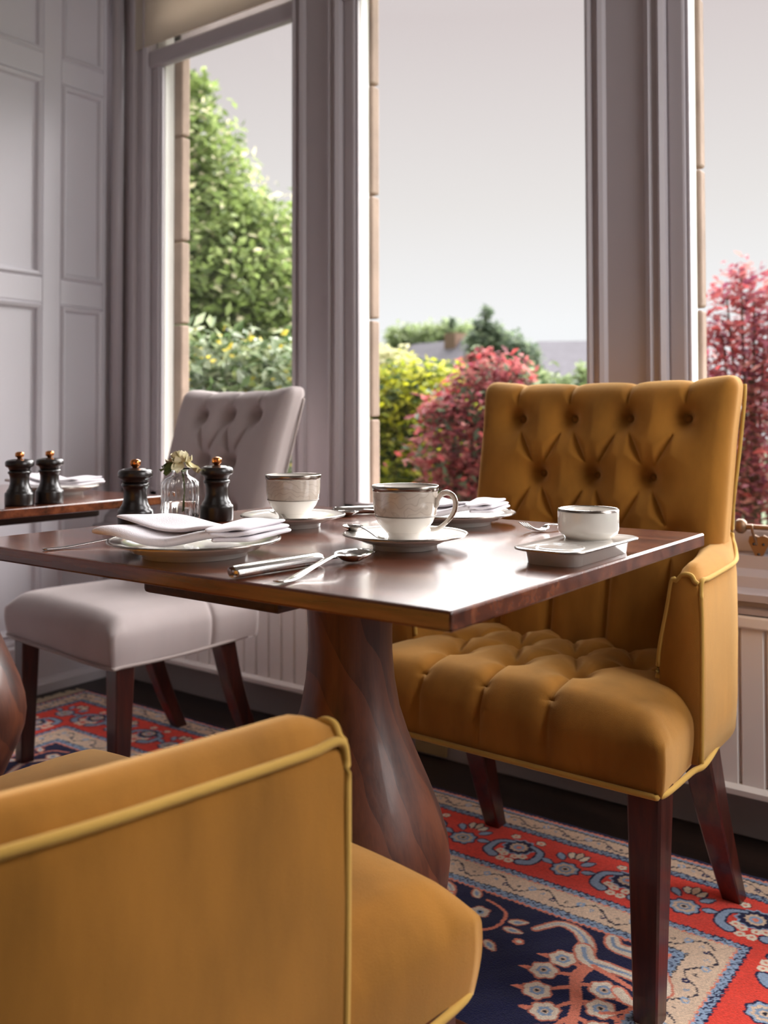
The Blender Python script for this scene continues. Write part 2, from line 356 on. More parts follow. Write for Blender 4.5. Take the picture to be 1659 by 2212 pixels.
# sill: a stack of mouldings
def sillprof(y):
    return [(YW-.02, .500), (YW-.075, .500), (YW-.075, .512), (YW-.065, .516), (YW-.065, .526), (YW-.085, .530), (YW-.085, .545), (YW-.04, .552), (YW-.035, .575), (YW-.015, .590), (YW-.012, .618), (YW+.03, .622), (YW+.03, .500)]
v, f = loft([[(x, y, z) for (y, z) in sillprof(0)] for x in (XL, XR)])
tag(obj('trim_1', v, f, M_WHITE, smooth=False), 'moulded white window sill running under all the windows', kind='structure')
b = tag(bbox('baseboard_front', XL, XR, YW-.014, YW, 0, .10, mat('grey_skirting', (150, 140, 138), .5)), 'low grey skirting under the radiators', kind='structure')
for i, (x0, x1) in enumerate(piers):
    pt = thing('trim_%d' % (i+2), ['pale casing in the corner beside the panelled wall', 'broad painted pier between the left and middle windows', 'broad painted pier behind the mustard armchair', 'painted wall end right of the third window'][i], None, kind='structure')
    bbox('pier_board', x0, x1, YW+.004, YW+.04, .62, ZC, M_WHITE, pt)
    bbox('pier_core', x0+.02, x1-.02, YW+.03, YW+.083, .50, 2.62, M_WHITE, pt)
    w = x1-x0
    if 1 <= i <= 2:
        # raised beads and flats along both edges of the pier
        for sx in (0, 1):
            def X(d): return x0+d if sx == 0 else x1-d
            prof = [(0, YW+.004), (0, YW-.006), (.010, YW-.014), (.016, YW-.010), (.018, YW-.002), (.030, YW-.004), (.036, YW-.012), (.046, YW-.006), (.052, YW+.004)]
            v, f = loft([[(X(d), y, z) for d, y in prof] for z in (.62, ZC)]); obj('architrave', v, f, M_WHITE, pt, smooth=False)
    if i == 0:
        prof = [(-2.65, YW+.004), (-2.65, YW-.008), (-2.662, YW-.014), (-2.674, YW-.004), (-2.70, YW-.004), (-2.712, YW-.016), (-2.73, YW-.016), (-2.736, YW+.004)]
        v, f = loft([[(x, y, z) for x, y in prof] for z in (.62, ZC)]); obj('architrave', v, f, M_WHITE, pt, smooth=False)
        v, f = sweep([(XL+.045, YW-.02, .62), (XL+.045, YW-.02, ZC)], .022, n=16, upv=(1, 0, 0)); obj('corner_bead', v, f, M_WHITE, pt)
    # sandstone mullion outside, laid in separate blocks
    so = thing('stone_mullion', ['sandstone jamb outside the left window, near the panelled wall', 'sandstone mullion outside between left and middle windows', 'sandstone mullion outside behind the mustard armchair pier', 'sandstone jamb outside right of the third window'][i], 'mullion', (0, 0, 0))
    a0, a1 = (x0-.1, x1+.085) if i == 0 else ((x0-.004, x1+.055) if i < 3 else (x0-.004, x1))
    obj('mortar_core', box_v(a0+.006, a1-.13 if i else a1-.2, YW+.115, YW+.20, .51, 2.61), BOXF, M_MORTAR, so, smooth=False)
    zz = .505; k = 0
    while zz < 2.60:
        h = (.34, .42, .30, .38)[(k+i) % 4]; bbox('stone_block', a0, a1, YW+.085, YW+.124, zz+.004, min(zz+h-.004, 2.615), M_STONE, so, .006); zz += h; k += 1
for i, (x0, x1) in enumerate(openings):
    wn_ = thing('window_%d' % (i+1), ['left window framing the green chestnut tree', 'middle window behind the two teacups', 'right window beside the mustard armchair'][i], None, kind='structure')
    ya, yb = YW+.014, YW+.038
    st = .042
    bbox('sash_stile', x0, x0+st, ya, yb, ZS, ZH+.05, M_WHITE, wn_, .006); bbox('sash_stile', x1-st+.03, x1+.02, ya, yb, ZS, ZH+.05, M_WHITE, wn_, .006)
    bbox('bottom_rail', x0, x1, ya, yb, ZS, ZS+.055, M_WHITE, wn_, .006)
    bbox('transom', x0, x1, ya-.012, yb, ZH, ZH+.06, M_WHITE, wn_, .008)
    bbox('upper_rail', x0, x1, ya, yb, 2.56, 2.64, M_WHITE, wn_, .006)
    bbox('glass_bead', x0+st, x0+st+.008, ya+.008, yb-.004, ZS, ZH, M_WHITE, wn_, .003)
    bbox('glass_pane', x0+st, x1-st+.03, YW+.024, YW+.027, ZS+.05, ZH+.005, M_PANE, wn_, .0005)
    bbox('glass_pane', x0+st, x1-st+.03, YW+.024, YW+.027, ZH+.055, 2.57, M_PANE, wn_, .0005)
    bbox('outer_reveal', x0+.0, x0+st+.004, yb+.004, YW+.084, ZS, 2.62, mat('bright_outer_paint', (235, 233, 228), .6), wn_, .003)
    bbox('outer_lintel', x0-.02, x1+.02, YW+.085, YW+.125, ZH+.062, ZH+.16, M_WHITE, wn_, .004)
    bbox('outer_sill', x0-.02, x1+.02, yb, YW+.34, ZS-.10, ZS+.012, M_STONE, wn_, .01)
tag(bbox('roller_blind', -2.735, -1.965, YW-.012, YW-.008, 2.255, 2.9, M_BLIND), 'cream roller blind drawn over the top of the left window', 'blind')
# --- radiators
def radiator(x0, x1, label):
    t = thing('radiator', label, 'radiator', ((x0+x1)/2, YW-.055, .107), group='radiators under the windows')
    w = (x1-x0)/2
    bbox('back_panel', -w, w, -.004, .03, .0, .375, M_RAD, t)
    v, f = loft([[(x, -.012, .0), (x, -.026, .006), (x, -.028, .018), (x, -.014, .026), (x, .014, .026), (x, .014, .0)] for x in (-w, w)]); obj('bottom_rim', v, f, M_RAD, t, smooth=False)
    bbox('top_rail', -w, w, -.022, .03, .362, .39, M_RAD, t, .005)
    n = int((x1-x0)/.052); p = (x1-x0)/n; me = None
    for k in range(n):
        if me is None:
            hw = p*.47
            sec = [(-hw, .014), (-hw, -.007), (-hw*.86, -.014), (hw*.86, -.014), (hw, -.007), (hw, .014)]
            v, f = loft([[(a, b_, z) for a, b_ in sec] for z in (.024, .364)]); o = obj('flute', v, f, M_RAD, t, smooth=False); me = o.data
        else:
            o = bpy.data.objects.new('flute', me); COL.objects.link(o); o.parent = t
        o.location = (-w+p*(k+.5), 0, 0)
    for sx in (-.8, .8): bbox('bracket', sx*w-.015, sx*w+.015, .028, .056, .05, .33, M_RAD, t, .003)
radiator(-2.62, -1.62, 'white fluted radiator behind the taupe chair')
radiator(-1.14, -.1, 'white fluted radiator behind the mustard armchair under the right window')
# --- socket on the skirting
t = thing('wall_socket', 'cream socket plate with dark opening, low on the skirting', 'socket', (-1.425, YW-.014, .014))
bbox('plate', -.05, .05, -.012, 0, -.006, .06, M_SOCK, t, .003); bbox('opening', -.03, 0, -.0135, -.008, .026, .046, M_BLACK, t, .001)
# --- casement stay with knob and heart-shaped plate on the right window
t = thing('casement_stay', 'brass window stay with ball knob and heart shaped plate', 'window stay', (-.60, YW-.016, .682))
v, f = lathe([(0, -.016), (.006, -.0155), (.012, -.010), (.0145, 0), (.012, .010), (.006, .0155), (0, .016)], 20); k = obj('knob', v, f, M_BRASS, t); k.location = (0, 0, 0)
v, f = sweep([(.006, 0, 0), (.012, 0, -.001), (.02, 0, 0), (.03, 0, 0), (.30, 0, -.002)], [.004, .006, .0065, .0055, .0055, .0055], n=12); obj('bar', v, f, M_BRASS, t)
v, f = sweep(smooth_path([(.024, -.002, .004), (.026, -.008, .0), (.027, -.006, -.012), (.029, .004, -.028), (.031, .008, -.04)]), .0032, n=8); obj('hook', v, f, M_BRASS, t)
hp = [(.0, .022), (.010, .026), (.020, .022), (.022, .010), (.012, -.012), (0, -.034), (-.012, -.012), (-.022, .010), (-.020, .022), (-.010, .026)]
v, f = loft([[(.036+a, y, -.044+b_) for a, b_ in hp] for y in (.006, .014)]); pl = obj('plate', v, f, M_BRASS, t, smooth=False)
for a, b_ in ((-.01, .006), (.01, .006), (0, -.016)):
    v, f = lathe([(0, 0), (.003, 0), (.003, .002), (0, .003)], 10); s = obj('screw', v, f, M_EBONY, pl); s.location = (.036+a, .006, -.044+b_); s.rotation_euler = (PI/2, 0, 0)

# ------------------------------------------------------------------ rug (pattern woven as colour per knot)
RX0, RX1, RY0, RY1 = -2.70, -.20, .42, 1.945
def rug():
    xs = np.concatenate([np.arange(RX0, -1.40, .0055), np.arange(-1.40, RX1+.001, .0023)])
    ysr = np.concatenate([np.arange(RY0, 1.08, .0055), np.arange(1.08, RY1+.001, .0023)])
    gx, gy = np.meshgrid(xs, ysr)
    NAVY, RED, BEI, BLU, SAL, DRK, CRM = [np.array(lin(c)) for c in ((20, 23, 62), (214, 66, 52), (206, 180, 156), (140, 160, 186), (218, 128, 104), (30, 26, 40), (226, 208, 188))]
    C = np.empty(gx.shape+(3,)); C[:] = NAVY
    d = np.minimum.reduce([gx-RX0, RX1-gx, gy-RY0, RY1-gy])             # distance to the rug's edge
    # coordinate running along the border
    hor = np.minimum(gy-RY0, RY1-gy) <= np.minimum(gx-RX0, RX1-gx)
    s = np.where(hor, gx, gy)
    nz = .0016*np.sin(gx*517+gy*311)+.0014*np.sin(gx*911-gy*733)
    dd = d+nz
    def band(a, b_, c): C[(dd >= a) & (dd < b_)] = c
    band(0, .010, NAVY); band(.010, .016, SAL); band(.016, .024, BLU*.8); band(.024, .028, DRK); band(.028, .074, BEI*.92); band(.074, .078, NAVY); band(.078, .092, BLU*.75); band(.092, .096, NAVY)
    band(.096, .262, RED)
    band(.262, .266, NAVY); band(.266, .280, BLU); band(.280, .283, SAL); band(.283, .345, BEI); band(.345, .348, DRK); band(.348, .366, BLU*.9); band(.366, .372, SAL)
    # zig-zag in the blue guards
    for c0 in (.085, .273, .357):
        C[(np.abs(dd-c0-.005*np.where((s*55) % 1 < .5, ((s*55) % 1)*4-1, 3-((s*55) % 1)*4)) < .0016)] = NAVY
    # running vine with buds in the beige guards
    for c0, am in ((.051, .013), (.314, .018)):
        w = c0+am*np.sin(s*62)
        C[np.abs(dd-w) < .0022] = DRK*1.6
        for ph, col, rr in ((0, BLU, .008), (.5, NAVY*1.4, .0065), (.25, DRK*1.5, .004), (.75, BLU*.8, .004)):
            u = ((s*62/(2*PI)+ph) % 1-.5)*(2*PI/62); q = dd-(c0-am*.45*math.cos(2*PI*ph))
            rad = np.hypot(u, q); C[(rad < rr)] = col; C[(rad < rr*.45)] = BEI
    def put(mask, c): C[mask] = c
    def dist_seg(ax, ay, bx, by):
        vx, vy = bx-ax, by-ay; t_ = np.clip(((gx-ax)*vx+(gy-ay)*vy)/(vx*vx+vy*vy+1e-12), 0, 1)
        return np.hypot(gx-ax-t_*vx, gy-ay-t_*vy), t_
    BX = {}
    def local(cx, cy, R):
        """slice of the grid round a motif"""
        i0, i1 = np.searchsorted(ysr, cy-R), np.searchsorted(ysr, cy+R); j0, j1 = np.searchsorted(xs, cx-R), np.searchsorted(xs, cx+R)
        return slice(i0, i1), slice(j0, j1)
    def rosette(cx, cy, R, cols, lobes=6, rot=0.0, outline=None):
        sl = local(cx, cy, R*1.6); x, y = gx[sl]-cx, gy[sl]-cy; r = np.hypot(x, y); a = np.arctan2(y, x)+rot
        sc = 1+.08*np.cos(a*lobes)
        if outline is not None: C[sl][r < R*1.16*sc] = outline
        for fr, col in cols: C[sl][r < R*fr*(sc if fr > .5 else 1)] = col
    def leaf(cx, cy, ang, Ln, Wd, col, edge=None, teeth=0):
        sl = local(cx, cy, Ln); x, y = gx[sl]-cx, gy[sl]-cy; u = x*math.cos(ang)+y*math.sin(ang); w = -x*math.sin(ang)+y*math.cos(ang)
        t_ = u/Ln+.5; prof = np.where((t_ > 0) & (t_ < 1), np.sin(np.clip(t_, 0, 1)**.8*PI), 0)*Wd
        if teeth: prof = prof*(1+.35*(((t_*teeth) % 1)-.3))
        if edge is not None: C[sl][(np.abs(w) < prof+.0035) & (t_ > -.03) & (t_ < 1.03) & (prof > 0)] = edge
        C[sl][(np.abs(w) < prof)] = col
    def stroke(pts, w0, w1, col, edge=None, teeth=0, inner=None):
        P = smooth_path([(a, b_, 0) for a, b_ in pts], 8); n = len(P)
        for i, p in enumerate(P[:-1]):
            t_ = i/(n-1); w = w0+(w1-w0)*t_
            if teeth: w *= 1+.3*((i*teeth/8) % 1)
            sl = local(p[0], p[1], w+.02); q = P[i+1]; vx, vy = q[0]-p[0], q[1]-p[1]
            tt = np.clip(((gx[sl]-p[0])*vx+(gy[sl]-p[1])*vy)/(vx*vx+vy*vy+1e-12), 0, 1); D = np.hypot(gx[sl]-p[0]-tt*vx, gy[sl]-p[1]-tt*vy)
            if edge is not None:
                m_ = (D < w+.004) & (D >= w); old = C[sl]; far = (np.abs(old-col).sum(-1) > .02); old[m_ & far] = edge
            C[sl][D < w] = col
        if inner is not None:
            for i, p in enumerate(P[:-1]):
                t_ = i/(n-1); w = (w0+(w1-w0)*t_)*.35; sl = local(p[0], p[1], w+.01)
                C[sl][np.hypot(gx[sl]-p[0], gy[sl]-p[1]) < w] = inner
    # --- red main border: palmettes, rosettes and paired blue leaves
    def border_motifs(horizontal, c0, a, b_, sgn):
        k = 0; step = .118; n = int((b_-a)/step)
        for k in range(n):
            q = a+(k+.5)*(b_-a)/n
            def W(u, v_):                                                # along, across (towards field)
                return (q+u, c0+sgn*v_) if horizontal else (c0+sgn*v_, q+u)
            def A(ang):
                return ang if (horizontal and sgn > 0) else (-ang if horizontal else (PI/2-ang if sgn > 0 else PI/2+ang))
            if k % 2 == 0:
                x, y = W(0, .018); rosette(x, y, .026, ((1, BLU), (.78, BEI), (.52, BLU*.8), (.3, BEI), (.16, DRK)), 8, .2, NAVY)
                for u in (-1, 1):
                    for (du, dv, an, ln) in ((.03, -.028, .9, .034), (.014, -.045, 1.25, .03), (.045, .006, .35, .03)):
                        x, y = W(u*du, dv); leaf(x, y, A(u*(-an)) if u > 0 else A(an)+0, ln, .0075, CRM if dv < -.03 else BLU, NAVY)
                x, y = W(0, -.05); leaf(x, y, A(PI/2), .034, .007, BEI, DRK)
            else:
                x, y = W(0, -.012); rosette(x, y, .030, ((1, NAVY), (.62, BEI), (.4, BLU), (.2, SAL)), 11, 0, BLU)
                for u in (-1, 1):
                    x0, y0 = W(u*.022, -.03); x1, y1 = W(u*.05, -.012); x2, y2 = W(u*.052, .03); x3, y3 = W(u*.032, .045)
                    stroke([(x0, y0), (x1, y1), (x2, y2), (x3, y3)], .0045, .010, BLU*.95, NAVY)
                    for (du, dv) in ((.012, .030), (.026, .022), (.010, .052), (.03, -.055)):
                        x, y = W(u*du, dv); rosette(x, y, .0095, ((1, CRM), (.35, SAL)), 5, u, DRK if dv < 0 else None)
            # linking vine
            pts = [W(-.06, .03*(-1)**k), W(-.03, .0), W(.03, .0), W(.06, -.03*(-1)**k)]
    rng = np.random.default_rng(3)
    bw = .179
    border_motifs(True, RY1-bw, RX0+.10, RX1-.10, -1); border_motifs(True, RY0+bw, RX0+.10, RX1-.10, 1)
    border_motifs(False, RX1-bw, RY0+.24, RY1-.24, -1); border_motifs(False, RX0+bw, RY0+.24, RY1-.24, 1)
    # --- navy field: branching sprays with rosettes and serrated leaves
    def spray(ox, oy, mx=1, my=1):
        def P(x, y): return (ox+mx*(x+.64), oy+my*(y-1.42))
        stroke([P(-.665, 1.472), P(-.668, 1.42), P(-.640, 1.36), P(-.622, 1.30), P(-.60, 1.22)], .010, .006, SAL*.9, None, 1)
        for a, b_ in (((-.668, 1.43), (-.712, 1.405)), ((-.66, 1.40), (-.70, 1.352)), ((-.64, 1.37), (-.668, 1.318)), ((-.655, 1.41), (-.622, 1.415)), ((-.64, 1.37), (-.607, 1.37)), ((-.628, 1.33), (-.59, 1.318)), ((-.63, 1.33), (-.65, 1.27)), ((-.668, 1.45), (-.706, 1.455))):
            stroke([P(*a), P((a[0]+b_[0])/2, (a[1]+b_[1])/2+.004), P(*b_)], .0042, .003, SAL*.9, None, 1)
        for x, y in ((-.7103, 1.4583), (-.7211, 1.4095), (-.7052, 1.3544), (-.619, 1.418), (-.671, 1.3142), (-.604, 1.370), (-.585, 1.318), (-.645, 1.265)):
            px, py = P(x, y); u = -1 if x < -.65 else 1
            leaf(px+mx*u*.026, py-my*.008, math.atan2(-my*.3, mx*u), .034, .006, SAL)
            rosette(px, py, .0215, ((1, CRM*.92), (.55, BLU*.95), (.30, BEI), (.16, DRK)), 6, x*40, SAL*.75)
        # serrated leaves
        stroke([P(-.79, 1.512), P(-.765, 1.553), P(-.728, 1.553), P(-.70, 1.53), P(-.688, 1.505)], .004, .011, CRM*.88, SAL*.8, 3, BLU)
        stroke([P(-.695, 1.508), P(-.672, 1.478), P(-.63, 1.480), P(-.59, 1.478), P(-.553, 1.452)], .013, .006, CRM*.9, SAL*.8, 3, BLU*.9)
        stroke([P(-.668, 1.568), P(-.652, 1.545), P(-.612, 1.543), P(-.575, 1.518), P(-.548, 1.47)], .009, .016, CRM*.85, SAL*.8, 3, BLU*.8)
        stroke([P(-.66, 1.47), P(-.61, 1.455), P(-.565, 1.44), P(-.55, 1.40)], .005, .004, SAL, None, 1)
        stroke([P(-.60, 1.43), P(-.575, 1.412), P(-.56, 1.42)], .009, .006, CRM*.9, SAL)
        stroke([P(-.55, 1.45), P(-.57, 1.39), P(-.60, 1.36)], .0035, .0035, SAL)
    def scroll(ox, oy, mx=1):
        def P(x, y): return (ox+mx*x, oy+y)
        stroke([P(-.06, -.10), P(-.02, -.05), P(0, .0), P(-.03, .04), P(-.055, .02), P(-.04, -.005)], .005, .004, CRM*.85, SAL*.7)
        stroke([P(0, 0), P(.03, .04), P(.02, .09), P(-.03, .11)], .004, .003, SAL)
        rosette(*P(-.02, .065), .017, ((1, CRM*.9), (.4, BLU), (.2, DRK)), 5, .4, SAL*.7)
        for x, y, an in ((.055, .075, .5), (.06, .045, .1), (-.06, .12, 2.2), (.05, -.02, -.6), (.02, -.085, -1), (-.09, .05, 2.9)):
            leaf(*P(x, y), an if mx > 0 else PI-an, .038, .008, CRM*.88, SAL*.7); leaf(*P(x, y), an if mx > 0 else PI-an, .018, .004, BLU)
        for x, y in ((-.10, .09), (.085, .02), (-.09, -.05)): rosette(*P(x, y), .010, ((1, SAL), (.5, CRM)), 5)
    for i, ox in enumerate((-1.12, -1.60, -2.08)): spray(ox, 1.42, 1 if i % 2 else -1)
    for ox in (-.88, -1.36, -1.84, -2.26): scroll(ox, 1.44, 1 if ox > -1.4 else -1)
    spray(-.64, 1.42)
    for ox in (-.8, -1.25, -1.7, -2.1): spray(ox, 1.0, -1, -1)
    for ox in (-.95, -1.5, -1.95): scroll(ox, 1.18, -1)
    # wool variation
    C *= (1+.10*np.random.default_rng(1).standard_normal(gx.shape))[..., None].clip(.7, 1.3)
    C = (C*1.3).clip(0, 1)
    ny_, nx_ = gx.shape
    V = np.stack([gx, gy, np.full(gx.shape, .009)+.0006*np.sin(gx*90)*np.sin(gy*70)], -1).reshape(-1, 3)
    ii = np.arange(ny_*nx_).reshape(ny_, nx_); Q = np.stack([ii[:-1, :-1], ii[:-1, 1:], ii[1:, 1:], ii[1:, :-1]], -1).reshape(-1, 4)
    me = bpy.data.meshes.new('pile'); me.vertices.add(len(V)); me.vertices.foreach_set('co', V.ravel().astype(np.float32))
    me.loops.add(Q.size); me.loops.foreach_set('vertex_index', Q.ravel().astype(np.int32)); me.polygons.add(len(Q))
    me.polygons.foreach_set('loop_start', np.arange(0, Q.size, 4, dtype=np.int32)); me.polygons.foreach_set('use_smooth', np.ones(len(Q), bool))
    me.update(calc_edges=True)
    at_ = me.color_attributes.new('weave', 'FLOAT_COLOR', 'POINT')
    at_.data.foreach_set('color', np.concatenate([C.reshape(-1, 3), np.ones((ny_*nx_, 1))], 1).ravel().astype(np.float32))
    m = bpy.data.materials.new('woven_wool'); m.use_nodes = True; nt = m.node_tree; b = nt.nodes['Principled BSDF']
    a = nt.nodes.new('ShaderNodeAttribute'); a.attribute_name = 'weave'; nt.links.new(a.outputs['Color'], b.inputs['Base Color'])
    b.inputs['Roughness'].default_value = .95; b.inputs['Specular IOR Level'].default_value = .1; b.inputs['Sheen Weight'].default_value = .15
    tcn = nt.nodes.new('ShaderNodeTexCoord'); n = nt.nodes.new('ShaderNodeTexNoise'); n.inputs['Scale'].default_value = 420; bp = nt.nodes.new('ShaderNodeBump'); bp.inputs['Strength'].default_value = .6; bp.inputs['Distance'].default_value = .003
    nt.links.new(tcn.outputs['Object'], n.inputs['Vector']); nt.links.new(n.outputs['Fac'], bp.inputs['Height']); nt.links.new(bp.outputs[0], b.inputs['Normal'])
    me.materials.append(m)
    root = thing('patterned_rug', 'red and navy oriental rug with floral borders on the floor', 'rug', (0, 0, 0))
    po = bpy.data.objects.new('pile', me); COL.objects.link(po); po.parent = root
    bbox('backing', RX0+.001, RX1-.001, RY0+.001, RY1-.001, 0.0005, .0075, mat('rug_backing', (70, 50, 48), .95), root, .002)
    V = []; F = []
    for k in range(260):
        for xe, sg in ((RX0, -1), (RX1, 1)):
            y = RY0+.005+(RY1-RY0-.01)*k/259; l = .05+.015*random.random(); w = .0022; dy = random.uniform(-.012, .012); bq = len(V)
            V += [(xe, y-w, .001), (xe, y+w, .001), (xe, y+w, .008), (xe, y-w, .008), (xe+sg*l, y-w+dy, .0005), (xe+sg*l, y+w+dy, .0005), (xe+sg*l, y+w+dy, .003), (xe+sg*l, y-w+dy, .003)]
            F += [tuple(bq+i for i in q) for q in BOXF]
    fr = obj('fringe', V, F, mat('cotton_fringe', (205, 188, 160), .95), root, smooth=False); fr['kind'] = 'stuff'
rug()

# ------------------------------------------------------------------ tables
TZ = .75
def pedestal_table(label, x0, x1, y0, y1, pedx):
    pedy = (y0+y1)/2
    t = thing('pedestal_table', label, 'table', (pedx, pedy, 0.0096), group='walnut pedestal tables')
    dz = -.0096
    bbox('tabletop', x0-pedx, x1-pedx, y0-pedy, y1-pedy, TZ-.0195+dz, TZ+dz, M_TOP, t, .0028)
    b_ = bbox('bearer', -.118, .118, -.277, .277, .700+dz, TZ-.0195+dz, M_BEARER, t, .006)
    prof = [(.082, .722), (.084, .710), (.080, .698), (.066, .690), (.063, .66), (.0605, .62), (.0605, .59), (.064, .55), (.071, .51), (.083, .473), (.098, .437), (.114, .40), (.129, .363), (.139, .328), (.1425, .297), (.139, .266), (.128, .232), (.112, .197), (.096, .160), (.084, .12), (.080, .08), (.086, .055), (.10, .045)]
    v, f = lathe([(r, z+dz) for r, z in prof][::-1], 72); obj('pedestal', v, f, M_PED, t)
    v, f = lathe([(r, z+dz) for r, z in [(.078, .700), (.094, .700), (.096, .712), (.092, .7215), (.078, .7215)]], 60); obj('collar', v, f, M_PED, t)
    bbox('base_foot', -.27, .27, -.12, .12, .0096+dz, .048+dz, M_PED, t, .006)
    return t
pedestal_table('dark walnut pedestal table laid with teacups, in the foreground', -1.270, -.446, .70, 1.40, -.842)
pedestal_table('dark walnut pedestal table at the left edge, beside the panelled wall', -2.290, -1.650, .70, 1.40, -1.915)

# ------------------------------------------------------------------ chairs
def seg_d(px, py, a, b_):
    vx, vy = b_[0]-a[0], b_[1]-a[1]; t_ = np.clip(((px-a[0])*vx+(py-a[1])*vy)/(vx*vx+vy*vy), 0, 1)
    return np.hypot(px-a[0]-t_*vx, py-a[1]-t_*vy)
def tuft(px, py, buttons, creases, depth, cdepth, cw, bw=.03):
    """inward displacement of a buttoned surface: deep dimples joined by sharp pleats"""
    D = np.zeros_like(px)
    for a, b_ in creases:
        d = seg_d(px, py, a, b_); D = np.maximum(D, cdepth*np.exp(-d/cw))
    for bx, by in buttons:
        r = np.hypot(px-bx, py-by); D = np.maximum(D, depth*np.exp(-(r/bw)**1.1)+0*D)
    return D
def legpart(parent, p0, p1, s0, s1, m, curve=0.0):
    secs = []
    n = 9
    for i in range(n):
        t_ = i/(n-1); c = np.array(p0)*(1-t_)+np.array(p1)*t_; c[1] += curve*math.sin(t_*PI); s = s0+(s1-s0)*t_; e = s*.86
        secs.append([(c[0]+a*s/2 if abs(a) == 1 else c[0]+a*s/2, c[1]+b_*s/2, c[2]) for a, b_ in ((-1, -.86), (-.86, -1), (.86, -1), (1, -.86), (1, .86), (.86, 1), (-.86, 1), (-1, .86))])
    v, f = loft(secs); return obj('leg', v, f, m, parent, smooth=False)
def seat_part(parent, hf, hr, yf, yr, z0, z1, m, buttons=(), creases=(), crown=.02, depth=.026, nx=130, ny=84, seam=None):
    L = (yr-yf)/2; hz = (z1-z0)/2
    v, f = rbox(nx, ny, 14, (1.0*hf, L, hz+.02), .040)
    x, y, z = v[:, 0].copy(), v[:, 1].copy(), v[:, 2].copy(); z = np.maximum(z-.02, -hz); wy = y+(yf+yr)/2
    ty = np.clip((wy-yf)/(yr-yf), 0, 1); sc = 1+(hr/hf-1)*ty
    r_ = .040; cxn = np.clip((np.abs(x)-(hf-r_))/r_, 0, 1); cyn = np.clip((np.abs(y)-(L-r_))/r_, 0, 1)
    kk = 1+.41*np.minimum(cxn, cyn)/np.maximum(np.maximum(cxn, cyn), 1e-6)*np.clip((z0*0+hz-z)/(.035), 0, 1)      # squarer plan corners below the crown
    x = np.where((cxn > 0) & (cyn > 0), np.sign(x)*(hf-r_+np.minimum(cxn*r_*kk, r_)), x); y = np.where((cxn > 0) & (cyn > 0), np.sign(y)*(L-r_+np.minimum(cyn*r_*kk, r_)), y); wy = y+(yf+yr)/2
    topf = sm(-hz, hz, z)                                                  # 0 bottom .. 1 top
    e = (1-(np.abs(x)/hf)**4)*(1-np.clip(np.abs(y)/L, 0, 1)**6)
    nz = z+z0+hz + topf*crown*np.clip(e, 0, 1)
    # front and side faces belly out
    frontness = np.clip((-y-L+.03)/.03, 0, 1)
    belly = np.cos(np.clip(z/hz, -1, 1)*PI/2)
    nx_ = x*sc; sidef = np.clip((np.abs(x)-hf+.03)/.03, 0, 1)
    nx_ = nx_ + np.sign(x)*sidef*belly*.006
    ny_ = wy - frontness*belly*.008
    if len(buttons):
        # arc-length style coordinate: the front face continues the top for the pleats
        yy = np.where(frontness > .5, yf-(z1-nz), wy)
        D = tuft(nx_/np.maximum(sc, .01), yy, buttons, creases, depth, depth*.36, .010, .021)
        edge = np.clip(topf*1.2, 0, 1)
        nz = nz - D*np.where(frontness > .5, 0, 1)*edge*sm(-hz*.2, hz, z)
        ny_ = ny_ + D*.6*np.where(frontness > .2, 1, 0)*np.clip((z+hz)/(hz), 0, 1)
    if seam is not None:
        g = .007*np.exp(-np.abs(wy-seam)/.006); nz = nz-g*topf; nx_ = nx_-np.sign(x)*g*sidef
    return obj('seat', np.stack([nx_, ny_, nz], 1), f, m, parent)
def back_part(parent, hw, z0, z1, yf0, slope, thick, m, buttons, creases, depth=.034, flare=.004, corner=.010, nx=150, nz=150, hwb=None):
    hz = (z1-z0)/2
    v, f = rbox(nx, 6, nz, (hw, thick/2, hz), .026)
    x, y, z = v[:, 0].copy(), v[:, 1].copy(), v[:, 2].copy(); Z = z+z0+hz; t_ = (Z-z0)/(z1-z0)
    front = np.clip((-y)/(thick/2), 0, 1)
    D = tuft(x, Z, buttons, creases, depth, depth*.30, .010, .024)
    e = (1-(np.abs(x)/hw)**6)*(1-np.abs(z/hz)**8)
    puff = .030*np.clip(e, 0, 1)
    Y = y - front*(puff-D*np.clip(.25+e, 0, 1))
    # scallops on the top edge where pleats run over
    topm = sm(z1-.05, z1, Z)
    Dtop = tuft(x, np.full_like(x, z1-.02), [], creases, 0, .014, .014)
    Zn = Z + topm*(corner*(np.abs(x)/hw)**3 - Dtop*.6)
    X = x*((1 if hwb is None else (hwb/hw)+(1-hwb/hw)*t_)) + np.sign(x)*flare*sm(.8, 1, t_)
    Yn = Y + yf0 + slope*(Zn-z0) + thick/2 - .018*(x/hw)**2*sm(.1, .5, t_) + .02*(1-t_)**2*0
    return obj('backrest', np.stack([X, Yn, Zn], 1), f, m, parent)
def pipe(parent, pts, r, m, n=6, k=6): 
    v, f = sweep(smooth_path(pts, k), r, n=n); return obj('piping', v, f, m, parent)
def button(parent, p, r, nrm, m):
    v, f = lathe([(0, -.004), (r*.9, -.003), (r, 0), (r*.8, .003), (r*.4, .0048), (0, .0052)], 14); o = obj('button', v, f, m, parent)
    o.location = p; o.rotation_euler = Vector(nrm).to_track_quat('Z', 'Y').to_euler(); return o

